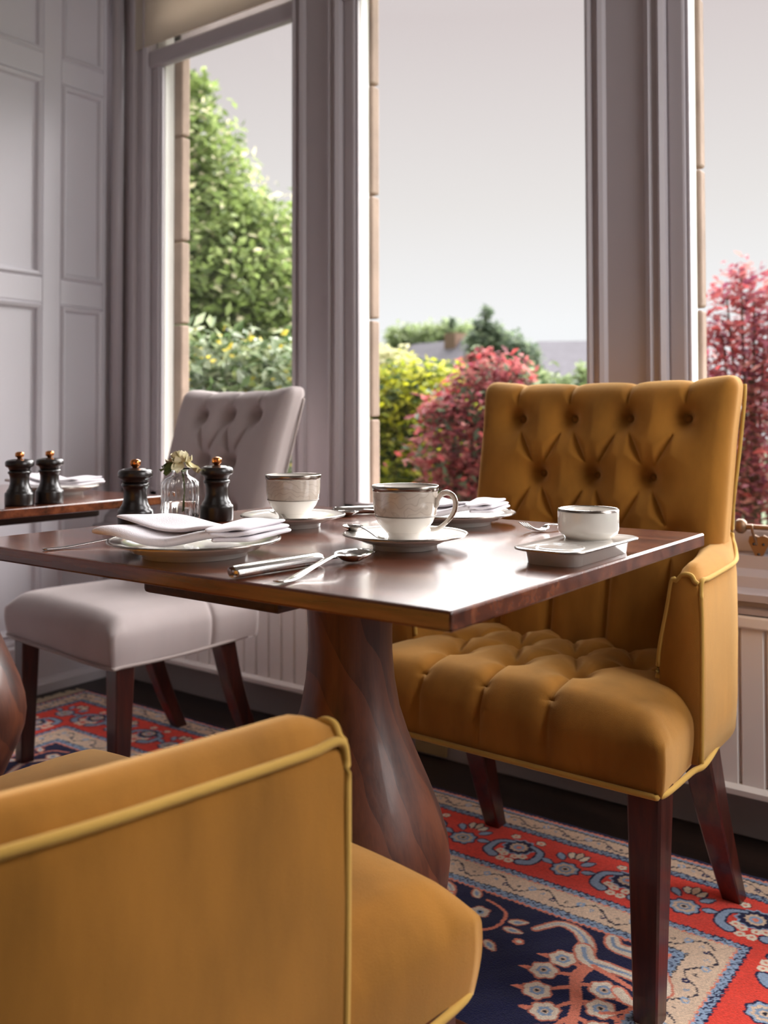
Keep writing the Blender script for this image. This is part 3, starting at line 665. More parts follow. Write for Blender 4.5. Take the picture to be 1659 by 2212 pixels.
def armchair(label, loc, rz, deep=0.0):
    t = thing('velvet_armchair', label, 'armchair', loc, rz, group='mustard armchairs at the laid table')
    # seat
    b1 = [(-.13, -.105), (0, -.105), (.13, -.105)]; b2 = [(-.195, .02), (-.065, .02), (.065, .02), (.195, .02)]; b3 = [(-.13, .13), (0, .13), (.13, .13)]
    cr_ = [(b, (b[0], -.40)) for b in b1] + [(a, b) for a in b1 for b in b2 if abs(a[0]-b[0]) < .08] + [(a, b) for a in b2 for b in b3 if abs(a[0]-b[0]) < .08] + [((-.195, .02), (-.40, -.02)), ((.195, .02), (.40, -.02))]
    FX = -.028 if deep else 0.0
    seat_part(t, .328, .285, -.23+FX, .22+deep, .345, .456, M_MUSTARD, b1+b2+b3, cr_, crown=.030, depth=.055)
    for bx, by in b1+b2+b3: button(t, (bx*(1-.07*(by+.23)/.45), by, .4445), .009, (0, 0, 1), M_BTN)
    # back
    rows = [(.92, (-.1915, -.064, .064, .1915)), (.80, (-.1275, 0, .1275)), (.68, (-.1915, -.064, .064, .1915))]
    bb = [(x, z) for z, xs_ in rows for x in xs_]
    cc = [((x, .92), (x, 1.1)) for x in rows[0][1]] + [((x, .68), (x, .30)) for x in rows[2][1]]
    cc += [((a, .92), (b, .80)) for a in rows[0][1] for b in rows[1][1] if abs(a-b) < .08] + [((a, .68), (b, .80)) for a in rows[2][1] for b in rows[1][1] if abs(a-b) < .08]
    Z0, SL, YF = .36, .215, .130+deep
    back_part(t, .288, Z0, 1.0, YF, SL, .075, M_MUSTARD, bb, cc, depth=.068, hwb=.275)
    for x, z in bb: button(t, (x, YF+SL*(z-Z0)+.024-.018*(x/.284)**2, z), .009, (0, -1, SL), M_BTN)
    # arms: lofted along the depth
    for s in (-1, 1):
        secs = []; outer = []
        N_ = 26
        for i in range(N_):
            q = i/(N_-1); y = -.060+q*(.350+deep)
            xo = .331-.016*q-.050*max(0, (q-.45)/.55)**2
            zt = .660+.006*sm(0, .7, q)+.05*max(0, (q-.70)/.30)**2
            dz = -.016*(1-min(1, q/.10))**2                        # the roll dips over the front edge
            w = .046+(.004 if deep else .030)*sm(0, .8, q)
            xi = xo-w; xb = xo-.075-.015*sm(0, .8, q)
            sec = [(xo-.004, .345), (xo, .40), (xo+.002, .52), (xo+.001, zt-.04), (xo-.001, zt-.018), (xo-.004, zt-.006+dz*.5), (xo-.010, zt+.006+dz), (xo-w*.35, zt+.015+dz), (xo-w*.65, zt+.015+dz), (xi+.006, zt+.004+dz), (xi-.002, zt-.012), (xi-.010, zt-.055), (xb+.004, zt-.13), (xb, .48), (xb+.002, .345)]
            secs.append([(s*a, y, c) for a, c in sec])
            outer.append((s*(xo+.0005), y, zt-.010))
        cx_ = s*(.331-.036)
        fr = [[(cx_+(a-cx_)*k1, yy, .5+(c-.5)*k2) for a, b_, c in secs[0]] for yy, k1, k2 in ((-.068, .86, .972), (-.0655, .95, .99))]
        v, f = loft(fr+secs); obj('arm', v, f if s > 0 else [q[::-1] for q in f], M_MUSTARD, t)
        w0 = secs[0]
        pts = [np.array(w0[k])+np.array((0, -.005, 0)) for k in (13, 12, 11, 10, 9, 8, 7, 6, 5)]
        pipe(t, pts, .0042, M_PIPE)
        pipe(t, [(s*.3285, -.062, .345), (s*.3305, -.063, .45), (s*.3315, -.063, .58), (s*.3305, -.063, .635), (s*.3305, -.054, .651)]+outer[2::2]+[(s*.2815, .262+deep, .76), (s*.2865, .287+deep, .86), (s*.2895, .309+deep, .955), (s*.2885, .316+deep, .990)], .0042, M_PIPE)
    # piping round the lower edge of the body
    lo = [(-.285, .24), (-.329, -.03), (-.3265, -.10), (-.327, -.205), (-.318, -.230), (-.29, -.2355), (0, -.2375), (.29, -.2355), (.318, -.230), (.327, -.205), (.3265, -.10), (.329, -.03), (.285, .24)]
    pipe(t, [(x, y+(FX if y < -.08 else 0), .347) for x, y in lo], .0048, M_PIPE, k=10)
    for s in (-1, 1):
        legpart(t, (s*.298, -.203, .352), (s*.306, -.232, .0095), .056, .038, M_LEG); legpart(t, (s*.242+.036, .060+deep, .352), (s*.264+.026, .212+deep, .0095), .056, .036, M_LEG, -.008)
    return t
armchair('mustard velvet armchair with buttoned back, standing by the window', (-.832, 1.63, 0), -.03)
armchair('mustard velvet armchair in the near left corner, seen from behind its arm', (-.832, .569, 0), PI-.05, .09)

def side_chair(label, loc, rz):
    t = thing('velvet_dining_chair', label, 'chair', loc, rz)
    seat_part(t, .262, .235, -.24, .21, .345, .455, M_GREY, crown=.02, seam=.055, ny=90)
    rows = [(.93, (-.125, 0, .125)), (.80, (-.0625, .0625)), (.67, (-.125, 0, .125))]
    bb = [(x, z) for z, xs_ in rows for x in xs_]
    cc = [((x, .93), (x, 1.1)) for x in rows[0][1]] + [((x, .67), (x, .30)) for x in rows[2][1]]
    cc += [((a, .93), (b, .80)) for a in rows[0][1] for b in rows[1][1] if abs(a-b) < .08] + [((a, .67), (b, .80)) for a in rows[2][1] for b in rows[1][1] if abs(a-b) < .08]
    Z0, SL, YF = .36, .30, .130
    back_part(t, .250, Z0, 1.005, YF, SL, .075, M_GREY, bb, cc, depth=.075, hwb=.235, corner=.012)
    for x, z in bb: button(t, (x, YF+SL*(z-Z0)+.030, z), .009, (0, -1, SL), M_GREY)
    lo = [(-.225, .20), (-.262, -.03), (-.264, -.21), (-.24, -.244), (0, -.248), (.24, -.244), (.264, -.21), (.262, -.03), (.225, .20)]
    pipe(t, [(x, y, .347) for x, y in lo], .0042, M_GPIPE, k=10)
    for s in (-1, 1):
        pipe(t, [(s*.233, .195, .40), (s*.240, .250, .60), (s*.2465, .308, .80), (s*.2515, .362, .98)], .0036, M_GPIPE)
        legpart(t, (s*.232, -.20, .352), (s*.232, -.205, .0095), .050, .036, M_LEG); legpart(t, (s*.185, .13, .352), (s*.185+.01, .245, .0095), .050, .037, M_LEG, -.014)
    return t
side_chair('taupe velvet dining chair with buttoned back by the left window', (-2.02, 1.62, 0), -.11)

# ------------------------------------------------------------------ tableware
def ring(r, z, w, h, m, parent, name, n=64):
    v, f = lathe([(r-w, z-h), (r+w, z-h), (r+w, z+h), (r-w, z+h), (r-w, z-h)], n); return obj(name, v, f[:-0 or None], m, parent)
def cup(label, loc, rz, handle=True):
    t = thing('teacup', label, 'teacup', loc, rz, group='teacups on saucers')
    prof = [(.0, .003), (.020, .003), (.0225, .0), (.0235, .002), (.0225, .006), (.024, .010), (.030, .0165), (.0365, .025), (.0405, .034), (.0425, .045), (.0430, .056), (.0432, .066), (.0445, .0728), (.0437, .0732), (.0424, .0665), (.0420, .05), (.0395, .034), (.034, .022), (.026, .012), (.018, .008), (0, .007)]
    v, f = lathe(prof, 64); obj('bowl', v, f, M_CUP, t)
    v, f = lathe([(.0434, .0663), (.0440, .0665), (.0450, .0727), (.0442, .0738), (.0434, .0732)], 64); obj('rim_band', v, f[:-2], M_PLAT, t)
    v, f = lathe([(.0405, .0333), (.0410, .0333), (.0413, .0347), (.0405, .0347)], 64); obj('band_line', v, f[:-2], M_LINE, t)
    if handle:
        pth = smooth_path([(.0425, 0, .046), (.045, 0, .050), (.0455, 0, .055), (.050, 0, .0625), (.058, 0, .0655), (.066, 0, .062), (.0695, 0, .053), (.068, 0, .042), (.062, 0, .032), (.054, 0, .024), (.045, 0, .018), (.036, 0, .0165)], 6)
        v, f = sweep(pth, [.0028, .003, .0036, .0036, .0032, .003, .0028, .0032], [.0026, .0022], n=10, upv=(0, 1, 0)); h = obj('handle', v, f, M_CHINA, t)
        v, f = sweep([p+np.array((.0026, 0, .0004)) for p in pth[18:-14]], .0014, .0024, n=8, upv=(0, 1, 0)); obj('handle_gilding', v, f, M_PLAT, h)
    return t
def saucer(label, loc, name='saucer', R=.083, cat='saucer', group='saucers', foot=.043, h=.019):
    t = thing(name, label, cat, loc, group=group)
    s = R/.083; fr = foot
    prof = [(0, .004), (fr-.004, .004), (fr-.002, 0), (fr, 0), (fr+.001, .006), (fr+.012*s, .0085), (R*.82, h*.72), (R-.001, h-.0015), (R, h), (R-.002, h+.0012), (R*.82, h*.80), (fr+.010*s, .0115), (fr-.006, .009), (0, .009)]
    v, f = lathe(prof, 80); obj('dish', v, f, M_CHINA, t)
    v, f = lathe([(R-.0035, h+.0008), (R-.001, h+.0018), (R+.0006, h+.0006), (R+.0004, h-.0008)], 80); obj('rim_band', v, f[:-2], M_PLAT, t)
    return t
ZT = TZ+.0002
saucer('white saucer with silver rim under the near teacup', (-.716, 1.010, ZT))
cup('white teacup with silver rim and visible handle, nearest the camera', (-.716, 1.010, ZT+.0092), .25)
saucer('white saucer with silver rim under the far teacup whose handle is hidden', (-1.004, 1.107, ZT))
cup('white teacup with silver rim farther back, its handle turned away', (-1.004, 1.107, ZT+.0092), 2.3)
saucer('white plate holding a folded napkin at the near left', (-.895, .803, ZT), 'side_plate', R=.108, cat='plate', group='side plates', foot=.066, h=.020)
saucer('white plate holding a folded napkin behind the near teacup', (-.817, 1.290, ZT), 'side_plate', R=.100, cat='plate', group='side plates', foot=.060, h=.019)
saucer('white plate holding a folded napkin on the far left table', (-1.90, 1.28, ZT), 'side_plate', R=.100, cat='plate', group='side plates', foot=.060, h=.019)
# butter tray and pot
t = thing('butter_tray', 'oblong white tray with silver edge at the table corner', 'tray', (-.494, 1.066, ZT))
def rr(hx, hy, r, z, n=7):
    o = []
    for cx, cy, a0 in ((hx-r, hy-r, 0), (-hx+r, hy-r, PI/2), (-hx+r, -hy+r, PI), (hx-r, -hy+r, 3*PI/2)):
        for k in range(n): a = a0+PI/2*k/(n-1); o.append((cx+r*math.cos(a), cy+r*math.sin(a), z))
    return o
v, f = loft([rr(.030, .080, .018, 0), rr(.034, .084, .020, .0), rr(.036, .086, .021, .0135), rr(.044, .098, .026, .0165), rr(.0455, .0995, .027, .0185), rr(.044, .098, .026, .0195), rr(.036, .088, .021, .0182), rr(.008, .058, .006, .0180)]); obj('dish', v, f, M_CHINA, t)
v, f = loft([rr(.0445, .0985, .0265, .0193), rr(.0462, .1002, .0275, .0188), rr(.0457, .0997, .027, .0170)], cap=False); obj('rim_band', v, f, M_PLAT, t)
v, f = lathe([(.026, .0180), (.0275, .0192), (.029, .0188), (.030, .0179)], 40); ww = obj('well_ring', v, f[:-2], M_CHINA, t); ww.location = (0, -.052, 0)
t = thing('butter_pot', 'small round white pot with silver rim on the oblong tray', 'pot', (-.500, 1.108, ZT+.0183))
v, f = lathe([(0, .001), (.027, .001), (.029, 0), (.031, .004), (.0365, .007), (.0382, .012), (.0385, .034), (.0378, .0375), (.036, .0378), (.0350, .034), (.034, .012), (.028, .007), (0, .006)], 64); obj('bowl', v, f, M_CHINA, t)
v, f = lathe([(.0387, .0352), (.0380, .0379), (.0365, .0386), (.0358, .0378)], 64); obj('rim_band', v, f[:-2], M_PLAT, t)

# napkins: folded linen built from soft layers
def slab(corners, z0, z1, m, parent, name, wave=0.0, ph=0.0, lift=None, n=(26, 18)):
    c = np.array(corners, float); v, f = rbox(n[0], n[1], 2, (1, 1, .28), .26, rseg=4)
    a = (v[:, 0]+1)/2; b_ = (v[:, 1]+1)/2; w = (v[:, 2]+.28)/.56
    P = ((1-a)*(1-b_))[:, None]*c[0]+(a*(1-b_))[:, None]*c[1]+(a*b_)[:, None]*c[2]+((1-a)*b_)[:, None]*c[3]
    z = z0+(z1-z0)*w + wave*np.sin(a*7+ph)*np.sin(b_*4+ph*.7)
    if lift is not None: z = z+lift(a, b_)
    return obj(name, np.stack([P[:, 0], P[:, 1], z], 1), f, m, parent)
def napkin(label, loc, rz, sc=1.0, mirror=1):
    t = thing('folded_napkin', label, 'napkin', loc, rz, group='folded white napkins'); s = sc
    def Q(pts): return [(x*s, y*s*mirror) for x, y in pts]
    slab(Q([(-.150, -.040), (.035, -.056), (.060, .03), (-.10, .045)]), .0, .013*s, M_CLOTH, t, 'lower_fold', .0018, .6, lambda a, b_: .007*np.maximum(0, .35-a)*2+.0045*np.sin(a*8+.5)*(1-b_))
    slab(Q([(-.128, .002), (.02, -.035), (.070, .040), (-.075, .066)]), .0135*s, .020*s, M_CLOTH, t, 'upper_fold', .0020, 1.9, lambda a, b_: .013*np.maximum(0, .7-a)+.003*np.sin(a*6+1))
    for k, (z0, z1, dx) in enumerate(((.001, .0085, .003), (.0085, .0155, .0), (.0155, .0215, -.006))):
        slab(Q([(.018+dx, -.058), (.075+dx, -.045), (.122+dx, .050), (.050, .056)]), z0*s, z1*s, M_CLOTH, t, 'rolled_end', .0012, k*1.3, lambda a, b_: .003*b_)
    return t
napkin('white folded napkin lying on the near left plate', (-.888, .808, ZT+.0195), .62, .90)
napkin('white folded napkin on the plate behind the near teacup', (-.817, 1.292, ZT+.0190), .66, .80)
napkin('white folded napkin on the far left table', (-1.89, 1.28, ZT+.0200), .60, .80)

# cutlery
def spoon(label, loc, rz, L=.135, tilt=0.0, group='teaspoons'):
    t = thing('teaspoon', label, 'spoon', loc, rz, group=group)
    s = L/.135
    V = []; F = []; nu, nv = 14, 24
    def pt(r, a, dz):
        ex = .0215*(1+.10*math.cos(a)); x = .112+r*ex*math.cos(a)*1.0; y = r*.0145*math.sin(a); z = .0065*(r*r)-.0005+dz
        return (x*s, y*s, (z+.001)*s)
    for side, dz in ((0, .0012), (1, 0.0)):
        base = len(V); V.append(pt(0, 0, dz))
        for i in range(1, nu+1):
            for j in range(nv): V.append(pt(i/nu, 2*PI*j/nv, dz))
        for j in range(nv):
            k = (j+1) % nv; q = (base, base+1+j, base+1+k); F.append(q if side == 0 else q[::-1])
        for i in range(nu-1):
            for j in range(nv):
                k = (j+1) % nv; q = (base+1+i*nv+j, base+1+(i+1)*nv+j, base+1+(i+1)*nv+k, base+1+i*nv+k); F.append(q if side == 0 else q[::-1])
    n1 = 1+nu*nv
    for j in range(nv):
        k = (j+1) % nv; F.append((1+(nu-1)*nv+j, n1+1+(nu-1)*nv+j, n1+1+(nu-1)*nv+k, 1+(nu-1)*nv+k))
    obj('bowl', V, F, M_SILVER, t)
    v, f = sweep(smooth_path([(0, 0, .0022*s), (.02*s, 0, .0016*s), (.05*s, 0, .006*s), (.08*s, 0, .0095*s), (.094*s, 0, .0078*s)], 6), [.0048*s, .0045*s, .003*s, .0023*s, .0028*s], [.0011, .0012, .0014], n=10); obj('handle', v, f, M_SILVER, t)
    return t
def fork(label, loc, rz, L=.18):
    t = thing('table_fork', label, 'fork', loc, rz, group='table forks'); s = L/.18
    v, f = sweep(smooth_path([(0, 0, .002), (.03*s, 0, .0018), (.08*s, 0, .006), (.118*s, 0, .0095), (.128*s, 0, .006)], 6), [.0055, .005, .0034, .003, .006], [.0014, .0014, .0016], n=10); obj('handle', v, f, M_SILVER, t)
    v, f = sweep(smooth_path([(.122*s, 0, .0075), (.130*s, 0, .0045), (.138*s, 0, .003)], 5), [.005, .0095, .0100], [.0013], n=10); obj('shoulder', v, f, M_SILVER, t)
    for y in (-.0075, -.0025, .0025, .0075):
        v, f = sweep(smooth_path([(.135*s, y, .003), (.150*s, y, .0036), (.165*s, y*1.02, .0085), (.180*s, y*1.0, .0165)], 5), [.0018, .0016, .0009], [.0014, .0012, .0008], n=8); obj('tine', v, f, M_SILVER, t)
    return t
def knife(label, loc, rz):
    t = thing('table_knife', label, 'knife', loc, rz, group='table knives')
    v, f = sweep(smooth_path([(0, 0, .0070), (.006, 0, .0072), (.06, 0, .0076), (.118, 0, .0078), (.126, 0, .0066), (.132, 0, .0055)], 6), [.0085, .0100, .0104, .0108, .0098, .0045], [.0060, .0068, .0072, .0074, .0064, .0028], n=14); obj('handle', v, f, M_SILVER, t)
    v, f = loft([[(x, a, .0055+c) for a, c in ((w0, 0), (0, .0011), (w1, .0002), (0, -.0011))] for x, w0, w1 in ((.126, -.004, .004), (.14, -.006, .006), (.17, -.007, .007), (.20, -.006, .007), (.222, -.002, .006), (.230, .004, .0055))]); obj('blade', v, f, M_SILVER, t)
    return t
knife('steel table knife with thick handle lying beside the near spoon', (-.726, .705, ZT), math.atan2(.2247, .022))
spoon('steel teaspoon resting on the bare tabletop near the front edge', (-.662, .707, ZT), math.atan2(.19, -.036), L=.200)
fork('steel fork half hidden under the near left napkin plate', (-1.083, .712, ZT), math.atan2(.16, .03))
fork('steel fork lying between the back plate and the butter pot', (-.617, 1.395, ZT), math.atan2(-.155, -.045), L=.165)
spoon('steel teaspoon on the saucer of the near teacup', (-.716+.012, 1.010-.062, ZT+.0175), PI-.50, L=.125)
spoon('steel teaspoon on the saucer of the far teacup', (-1.004+.035, 1.107-.05, ZT+.0160), PI-.62, L=.11)
knife('steel table knife lying behind the far saucer', (-.99, 1.385, ZT), -2.2)
spoon('steel teaspoon lying beside the knife behind the far saucer', (-.955, 1.375, ZT), -2.25, L=.15)

# grinders
def grinder(label, loc, rz=0):
    t = thing('pepper_mill', label, 'pepper mill', loc, rz, group='small dark wooden mills with copper knobs')
    v, f = lathe([(0, 0), (.0275, 0), (.028, .003), (.028, .022), (.0275, .026), (.0245, .028), (.0245, .030), (.021, .035), (.0185, .044), (.0185, .056), (.020, .0625), (.0215, .0635), (.0225, .066), (.0215, .0685), (.0195, .0695), (0, .0695)], 48); obj('body', v, f, M_EBONY, t)
    v, f = lathe([(0, .0697), (.0195, .0697), (.0205, .073), (.0215, .0755), (.0265, .078), (.0275, .0805), (.0275, .0865), (.0255, .0895), (.021, .0915), (.0195, .0905), (.016, .0925), (.006, .093), (0, .093)], 48); obj('head', v, f, M_EBONY, t)
    v, f = lathe([(0, .093), (.0045, .0932), (.005, .0955), (.0078, .0972), (.0085, .099), (.0085, .1035), (.0078, .1055), (.004, .1072), (0, .1075)], 28); obj('knob', v, f, M_COPPER, t)
    return t
g0 = grinder('dark wooden mill left of the flower vase, on the near table', (-1.214, .963, ZT))
g1 = grinder('dark wooden mill right of the flower vase, on the near table', (-1.170, 1.098, ZT), .4)
g2 = grinder('leftmost dark wooden mill, on the far left table', (-1.700, 1.062, ZT), 1.0)
g3 = grinder('second dark wooden mill from the left, on the far left table', (-1.700, 1.130, ZT), 1.6)

# vase, water and rose
VX, VY = -1.213, 1.055
t = thing('ribbed_vase', 'ribbed clear glass bottle vase between the two mills', 'vase', (VX, VY, ZT))
def flu(a, z): return 1+.022*math.cos(a*18)*float(sm(0, .008, z))*float(1-sm(.066, .074, z))
prof = [(0, 0), (.0285, 0), (.0305, .003), (.0315, .010), (.0315, .058), (.0300, .066), (.025, .0715), (.0175, .0755), (.0135, .079), (.0130, .084), (.0150, .0865), (.0195, .0875), (.0200, .0892), (.0185, .0902), (.0125, .0888), (.0112, .084), (.0115, .0795), (.0155, .0735), (.0235, .0690), (.0278, .0635), (.0290, .057), (.0290, .012), (.0270, .007), (0, .006)]
v, f = lathe(prof, 108, flu); obj('bottle', v, f, M_GLASS, t)
v, f = lathe([(0, .0063), (.0268, .0072), (.0286, .0122), (.0286, .0330), (0, .0330)], 48); obj('water', v, f, M_WATER, t)
t = thing('cream_rose', 'single drooping cream rose in the ribbed vase', 'flower', (VX, VY, ZT+.09))
v, f = sweep(smooth_path([(.006, .0, -.075), (.006, .004, -.04), (.004, .002, -.01), (.002, -.004, .012)], 6), .0016, n=8); obj('stem', v, f, M_SEPAL, t)
def petal(c, yaw, tilt, L, W, cup_, m, nm='petal'):
    V = []; F = []; nu, nv = 7, 9
    for i in range(nu):
        for j in range(nv):
            u = i/(nu-1); w = j/(nv-1)*2-1; wid = W*math.sin((.12+.80*u)*PI)**.7
            x = L*u; y = wid*w; z = cup_*L*(w*w)*.8+cup_*L*math.sin(u*PI*.9)*-.45 + .10*L*math.sin(w*4+u*5+yaw)*u
            V.append((x, y, z))
    for i in range(nu-1):
        for j in range(nv-1): F.append((i*nv+j, (i+1)*nv+j, (i+1)*nv+j+1, i*nv+j+1))
    R = Matrix.Rotation(yaw, 3, 'Z') @ Matrix.Rotation(-tilt, 3, 'Y')
    V = [tuple(R @ Vector(p)+Vector(c)) for p in V]
    V2 = V+[(a, b_, c_-.0004) for a, b_, c_ in V]; n = len(V); F2 = F+[tuple(i+n for i in q)[::-1] for q in F]
    return obj(nm, V2, F2, m, t)
for k in range(18):
    lay = k//6; petal((.001, -.003, .010+.0022*lay), k*2.399+.3, (.12, .62, 1.05)[lay]+random.uniform(-.12, .12), (.023, .019, .0145)[lay], (.0125, .011, .0085)[lay], .32, M_PETAL)
for k, (a, ti) in enumerate(((.55, -.62), (.2, -.5), (3.6, -.55), (3.3, -.3), (4.6, -.8), (5.4, -.55), (1.6, -.45))):
    petal((.0+.012*math.cos(a), .012*math.sin(a), .008), a, ti, .026, .011, .2, M_PETAL if k in (0, 1, 5) else M_SEPAL, 'petal' if k in (0, 1, 5) else 'leaf')

# ------------------------------------------------------------------ garden outside
tag(bbox('ground', -60, 50, YW+.45, 90, -1.4, -1.2, mat('lawn', (64, 78, 42), .95, var=.2, vscale=2)), 'garden lawn beyond the windows', kind='structure')
def foliage(name, blobs, n, size, m, parent, droop=.0, asp=.5, shell=.55):
    """many small folded leaves filling a set of ellipsoids (centre, radii)"""
    wts = np.array([r[0]*r[1]*r[2] for c, r in blobs])**.67; wts = wts/wts.sum()
    which = RNG.choice(len(blobs), n, p=wts); ctr = np.array([b[0] for b in blobs])[which]; rad = np.array([b[1] for b in blobs])[which]
    d = RNG.standard_normal((n, 3)); d /= np.linalg.norm(d, axis=1)[:, None]
    rr_ = (shell+(1-shell)*RNG.random(n))[:, None]; lump = (1+.14*np.sin(d[:, :1]*7+ctr[:, :1])*np.sin(d[:, 2:]*6+d[:, 1:2]*5))
    P = ctr+d*rad*rr_*lump+RNG.normal(0, .16, (n, 3))*rad
    L = size*(.6+.8*RNG.random(n)); a = RNG.random(n)*2*PI; el = RNG.normal(-.2-droop, .45, n)
    u = np.stack([np.cos(a)*np.cos(el), np.sin(a)*np.cos(el), np.sin(el)], 1)
    s = np.cross(u, np.array([0, 0, 1.])+.5*RNG.standard_normal((n, 3))); s /= np.linalg.norm(s, axis=1)[:, None]; w = np.cross(s, u)
    L = L[:, None]
    V = np.stack([P-u*L*.5, P+s*L*asp*.5+w*L*.08, P+u*L*.5-w*L*.05, P-s*L*asp*.5+w*L*.08], 1).reshape(-1, 3)
    i0 = np.arange(n)*4; F = np.stack([i0, i0+1, i0+2, i0, i0+2, i0+3], 1).reshape(-1, 3)
    me = bpy.data.meshes.new(name); me.vertices.add(len(V)); me.vertices.foreach_set('co', V.ravel().astype(np.float32)); me.loops.add(F.size)
    me.loops.foreach_set('vertex_index', F.ravel().astype(np.int32)); me.polygons.add(len(F)); me.polygons.foreach_set('loop_start', np.arange(0, F.size, 3, dtype=np.int32)); me.update(calc_edges=True)
    me.materials.append(m); o = bpy.data.objects.new(name, me); COL.objects.link(o); o.parent = parent; o['kind'] = 'stuff'; return o
M_BARK = mat('bark', (92, 78, 66), .95, var=.25, vscale=8)
def plant(name, label, cat, blobs, n, size, leafm, stem_r=.05, extra=(), asp=.5, shell=.45, group='garden trees and shrubs', stems=5):
    """blobs: (px, py, depth, rx, ry, rz) in metres about a place in the garden"""
    B = [(at(px, py, d), (rx, ry, rz)) for px, py, d, rx, ry, rz in blobs]
    base = np.mean([b[0] for b in B], 0); gz = -1.2
    t = thing(name, label, cat, (base[0], base[1], gz), group=group); off = np.array([base[0], base[1], gz])
    B = [(c-off, r) for c, r in B]
    low = min(B, key=lambda b: b[0][2])[0]
    trunk_top = np.array([0, 0, max(.3, np.mean([b[0][2] for b in B]))])
    v, f = sweep(smooth_path([(0, 0, 0), (.03, .02, trunk_top[2]*.5), trunk_top], 6), [stem_r, stem_r*.6], n=10); obj('trunk', v, f, M_BARK, t)
    for k, (c, r) in enumerate(B[:stems]):
        st = trunk_top*(.35+.3*(k % 3)/2); v, f = sweep(smooth_path([st, (st+c)/2+np.array([0, 0, .05]), c], 5), [stem_r*.5, stem_r*.15], n=7); obj('branch', v, f, M_BARK, t)
    foliage('foliage', B, n, size, leafm, t, asp=asp, shell=shell)
    for nm, cnt, sz, mm, asp2, sh in extra: foliage(nm, B, cnt, sz, mm, t, asp=asp2, shell=sh)
    return t
G1 = leafmat('chestnut_leaf', ((98, 114, 74), (130, 150, 86), (154, 174, 100), (176, 190, 126)))
G2 = leafmat('laurel_leaf', ((66, 88, 52), (112, 134, 84), (176, 186, 164), (150, 160, 92)), rough=.35)
G3 = leafmat('yellow_green_leaf', ((120, 134, 52), (166, 172, 50), (206, 204, 56), (214, 212, 100)))
G4 = leafmat('red_leaf', ((128, 72, 80), (168, 88, 94), (192, 108, 108), (204, 146, 138)))
G5 = leafmat('far_green_leaf', ((124, 142, 100), (150, 166, 116), (170, 182, 136)))
G6 = leafmat('blue_green_leaf', ((98, 114, 100), (122, 138, 114), (148, 162, 128)))
G7 = leafmat('deep_green_leaf', ((56, 72, 52), (78, 98, 62), (110, 126, 70)))
BL = leafmat('cream_blossom', ((216, 206, 168), (236, 228, 196)))
YB_ = leafmat('yellow_blossom', ((226, 202, 70), (240, 222, 110)))
RD2 = leafmat('bright_red_leaf', ((190, 72, 76), (204, 98, 96), (158, 78, 104)))
PU = leafmat('plum_leaf', ((112, 58, 82), (150, 82, 104), (186, 120, 132)))
ch = [(410, 230, 12, .32, .6, .35), (405, 330, 12, .62, .9, .55), (450, 400, 12, .55, .8, .5), (400, 480, 12, .95, 1.1, .7), (500, 500, 11.7, .75, .9, .6), (570, 520, 12, .55, .8, .6), (480, 620, 11.5, 1.1, 1.2, .8), (590, 640, 12, .7, .9, .7), (420, 720, 11.5, 1.0, 1.0, .8), (560, 740, 11.7, .9, 1.0, .7), (430, 180, 12, .18, .3, .14), (330, 350, 12.5, .9, 1, .9), (330, 600, 12.5, 1.2, 1.2, 1.2), (540, 850, 12, 1.4, 1.2, .9)]
plant('chestnut_tree', 'tall green chestnut tree with cream blossom in the left window', 'tree', ch, 23000, .135, G1, .14, extra=(('blossom', 1700, .12, BL, .45, .9),), asp=.55, shell=.35)
plant('laurel_shrub', 'glossy laurel shrub with yellow flowers low in the left window', 'shrub', [(430, 850, 5.6, .40, .35, .40), (530, 850, 5.6, .40, .35, .37), (610, 880, 5.6, .36, .3, .38), (480, 930, 5.5, .45, .35, .42), (580, 960, 5.5, .42, .35, .42)], 3600, .10, G2, .04, extra=(('blossom', 260, .05, YB_, .7, .9),), asp=.4, shell=.5)
plant('golden_shrub', 'yellow-green rounded shrub left of the red one, middle window', 'shrub', [(830, 880, 7, .40, .4, .30), (900, 850, 7, .34, .4, .24), (950, 880, 7.2, .3, .4, .3), (850, 960, 7, .5, .4, .35), (930, 980, 7, .5, .4, .4)], 5200, .075, G3, .04, extra=(('inner_leaves', 2600, .08, G7, .5, .35),), asp=.5, shell=.8)
plant('red_maple', 'red-leaved shrub in the middle window beside the armchair back', 'shrub', [(1050, 820, 6, .22, .25, .16), (1030, 880, 6, .34, .3, .22), (1110, 840, 6, .16, .2, .22), (1000, 960, 6, .36, .3, .28), (1080, 980, 6, .4, .3, .34), (960, 900, 6, .16, .2, .12), (1040, 770, 6, .08, .1, .08), (1010, 1060, 6, .35, .3, .28), (1100, 1080, 6, .4, .3, .3)], 4600, .07, G4, .03, extra=(('inner_leaves', 900, .08, G6, .5, .3), ('tip_leaves', 420, .065, RD2, .5, .95)), asp=.45, shell=.45)
plant('hedge', 'dark green hedge behind the coloured shrubs', 'hedge', [(700, 960, 9, 1.0, .6, .8), (900, 980, 9, 1.0, .6, .7), (1100, 960, 9, 1.0, .6, .75), (1300, 980, 9, 1.0, .6, .7), (1500, 980, 9, 1.0, .6, .7)], 7000, .11, G7, .05, asp=.5, shell=.5)
plant('distant_tree', 'pale green distant tree above the gabled house', 'tree', [(870, 735, 52, 1.0, 1.2, .9), (940, 728, 52, 1.7, 1.6, .9), (1000, 735, 52, 1.4, 1.6, 1.0), (860, 790, 52, 1.4, 1.4, 1.2), (930, 800, 52, 2.2, 1.4, 1.3)], 5200, .36, G5, .14)
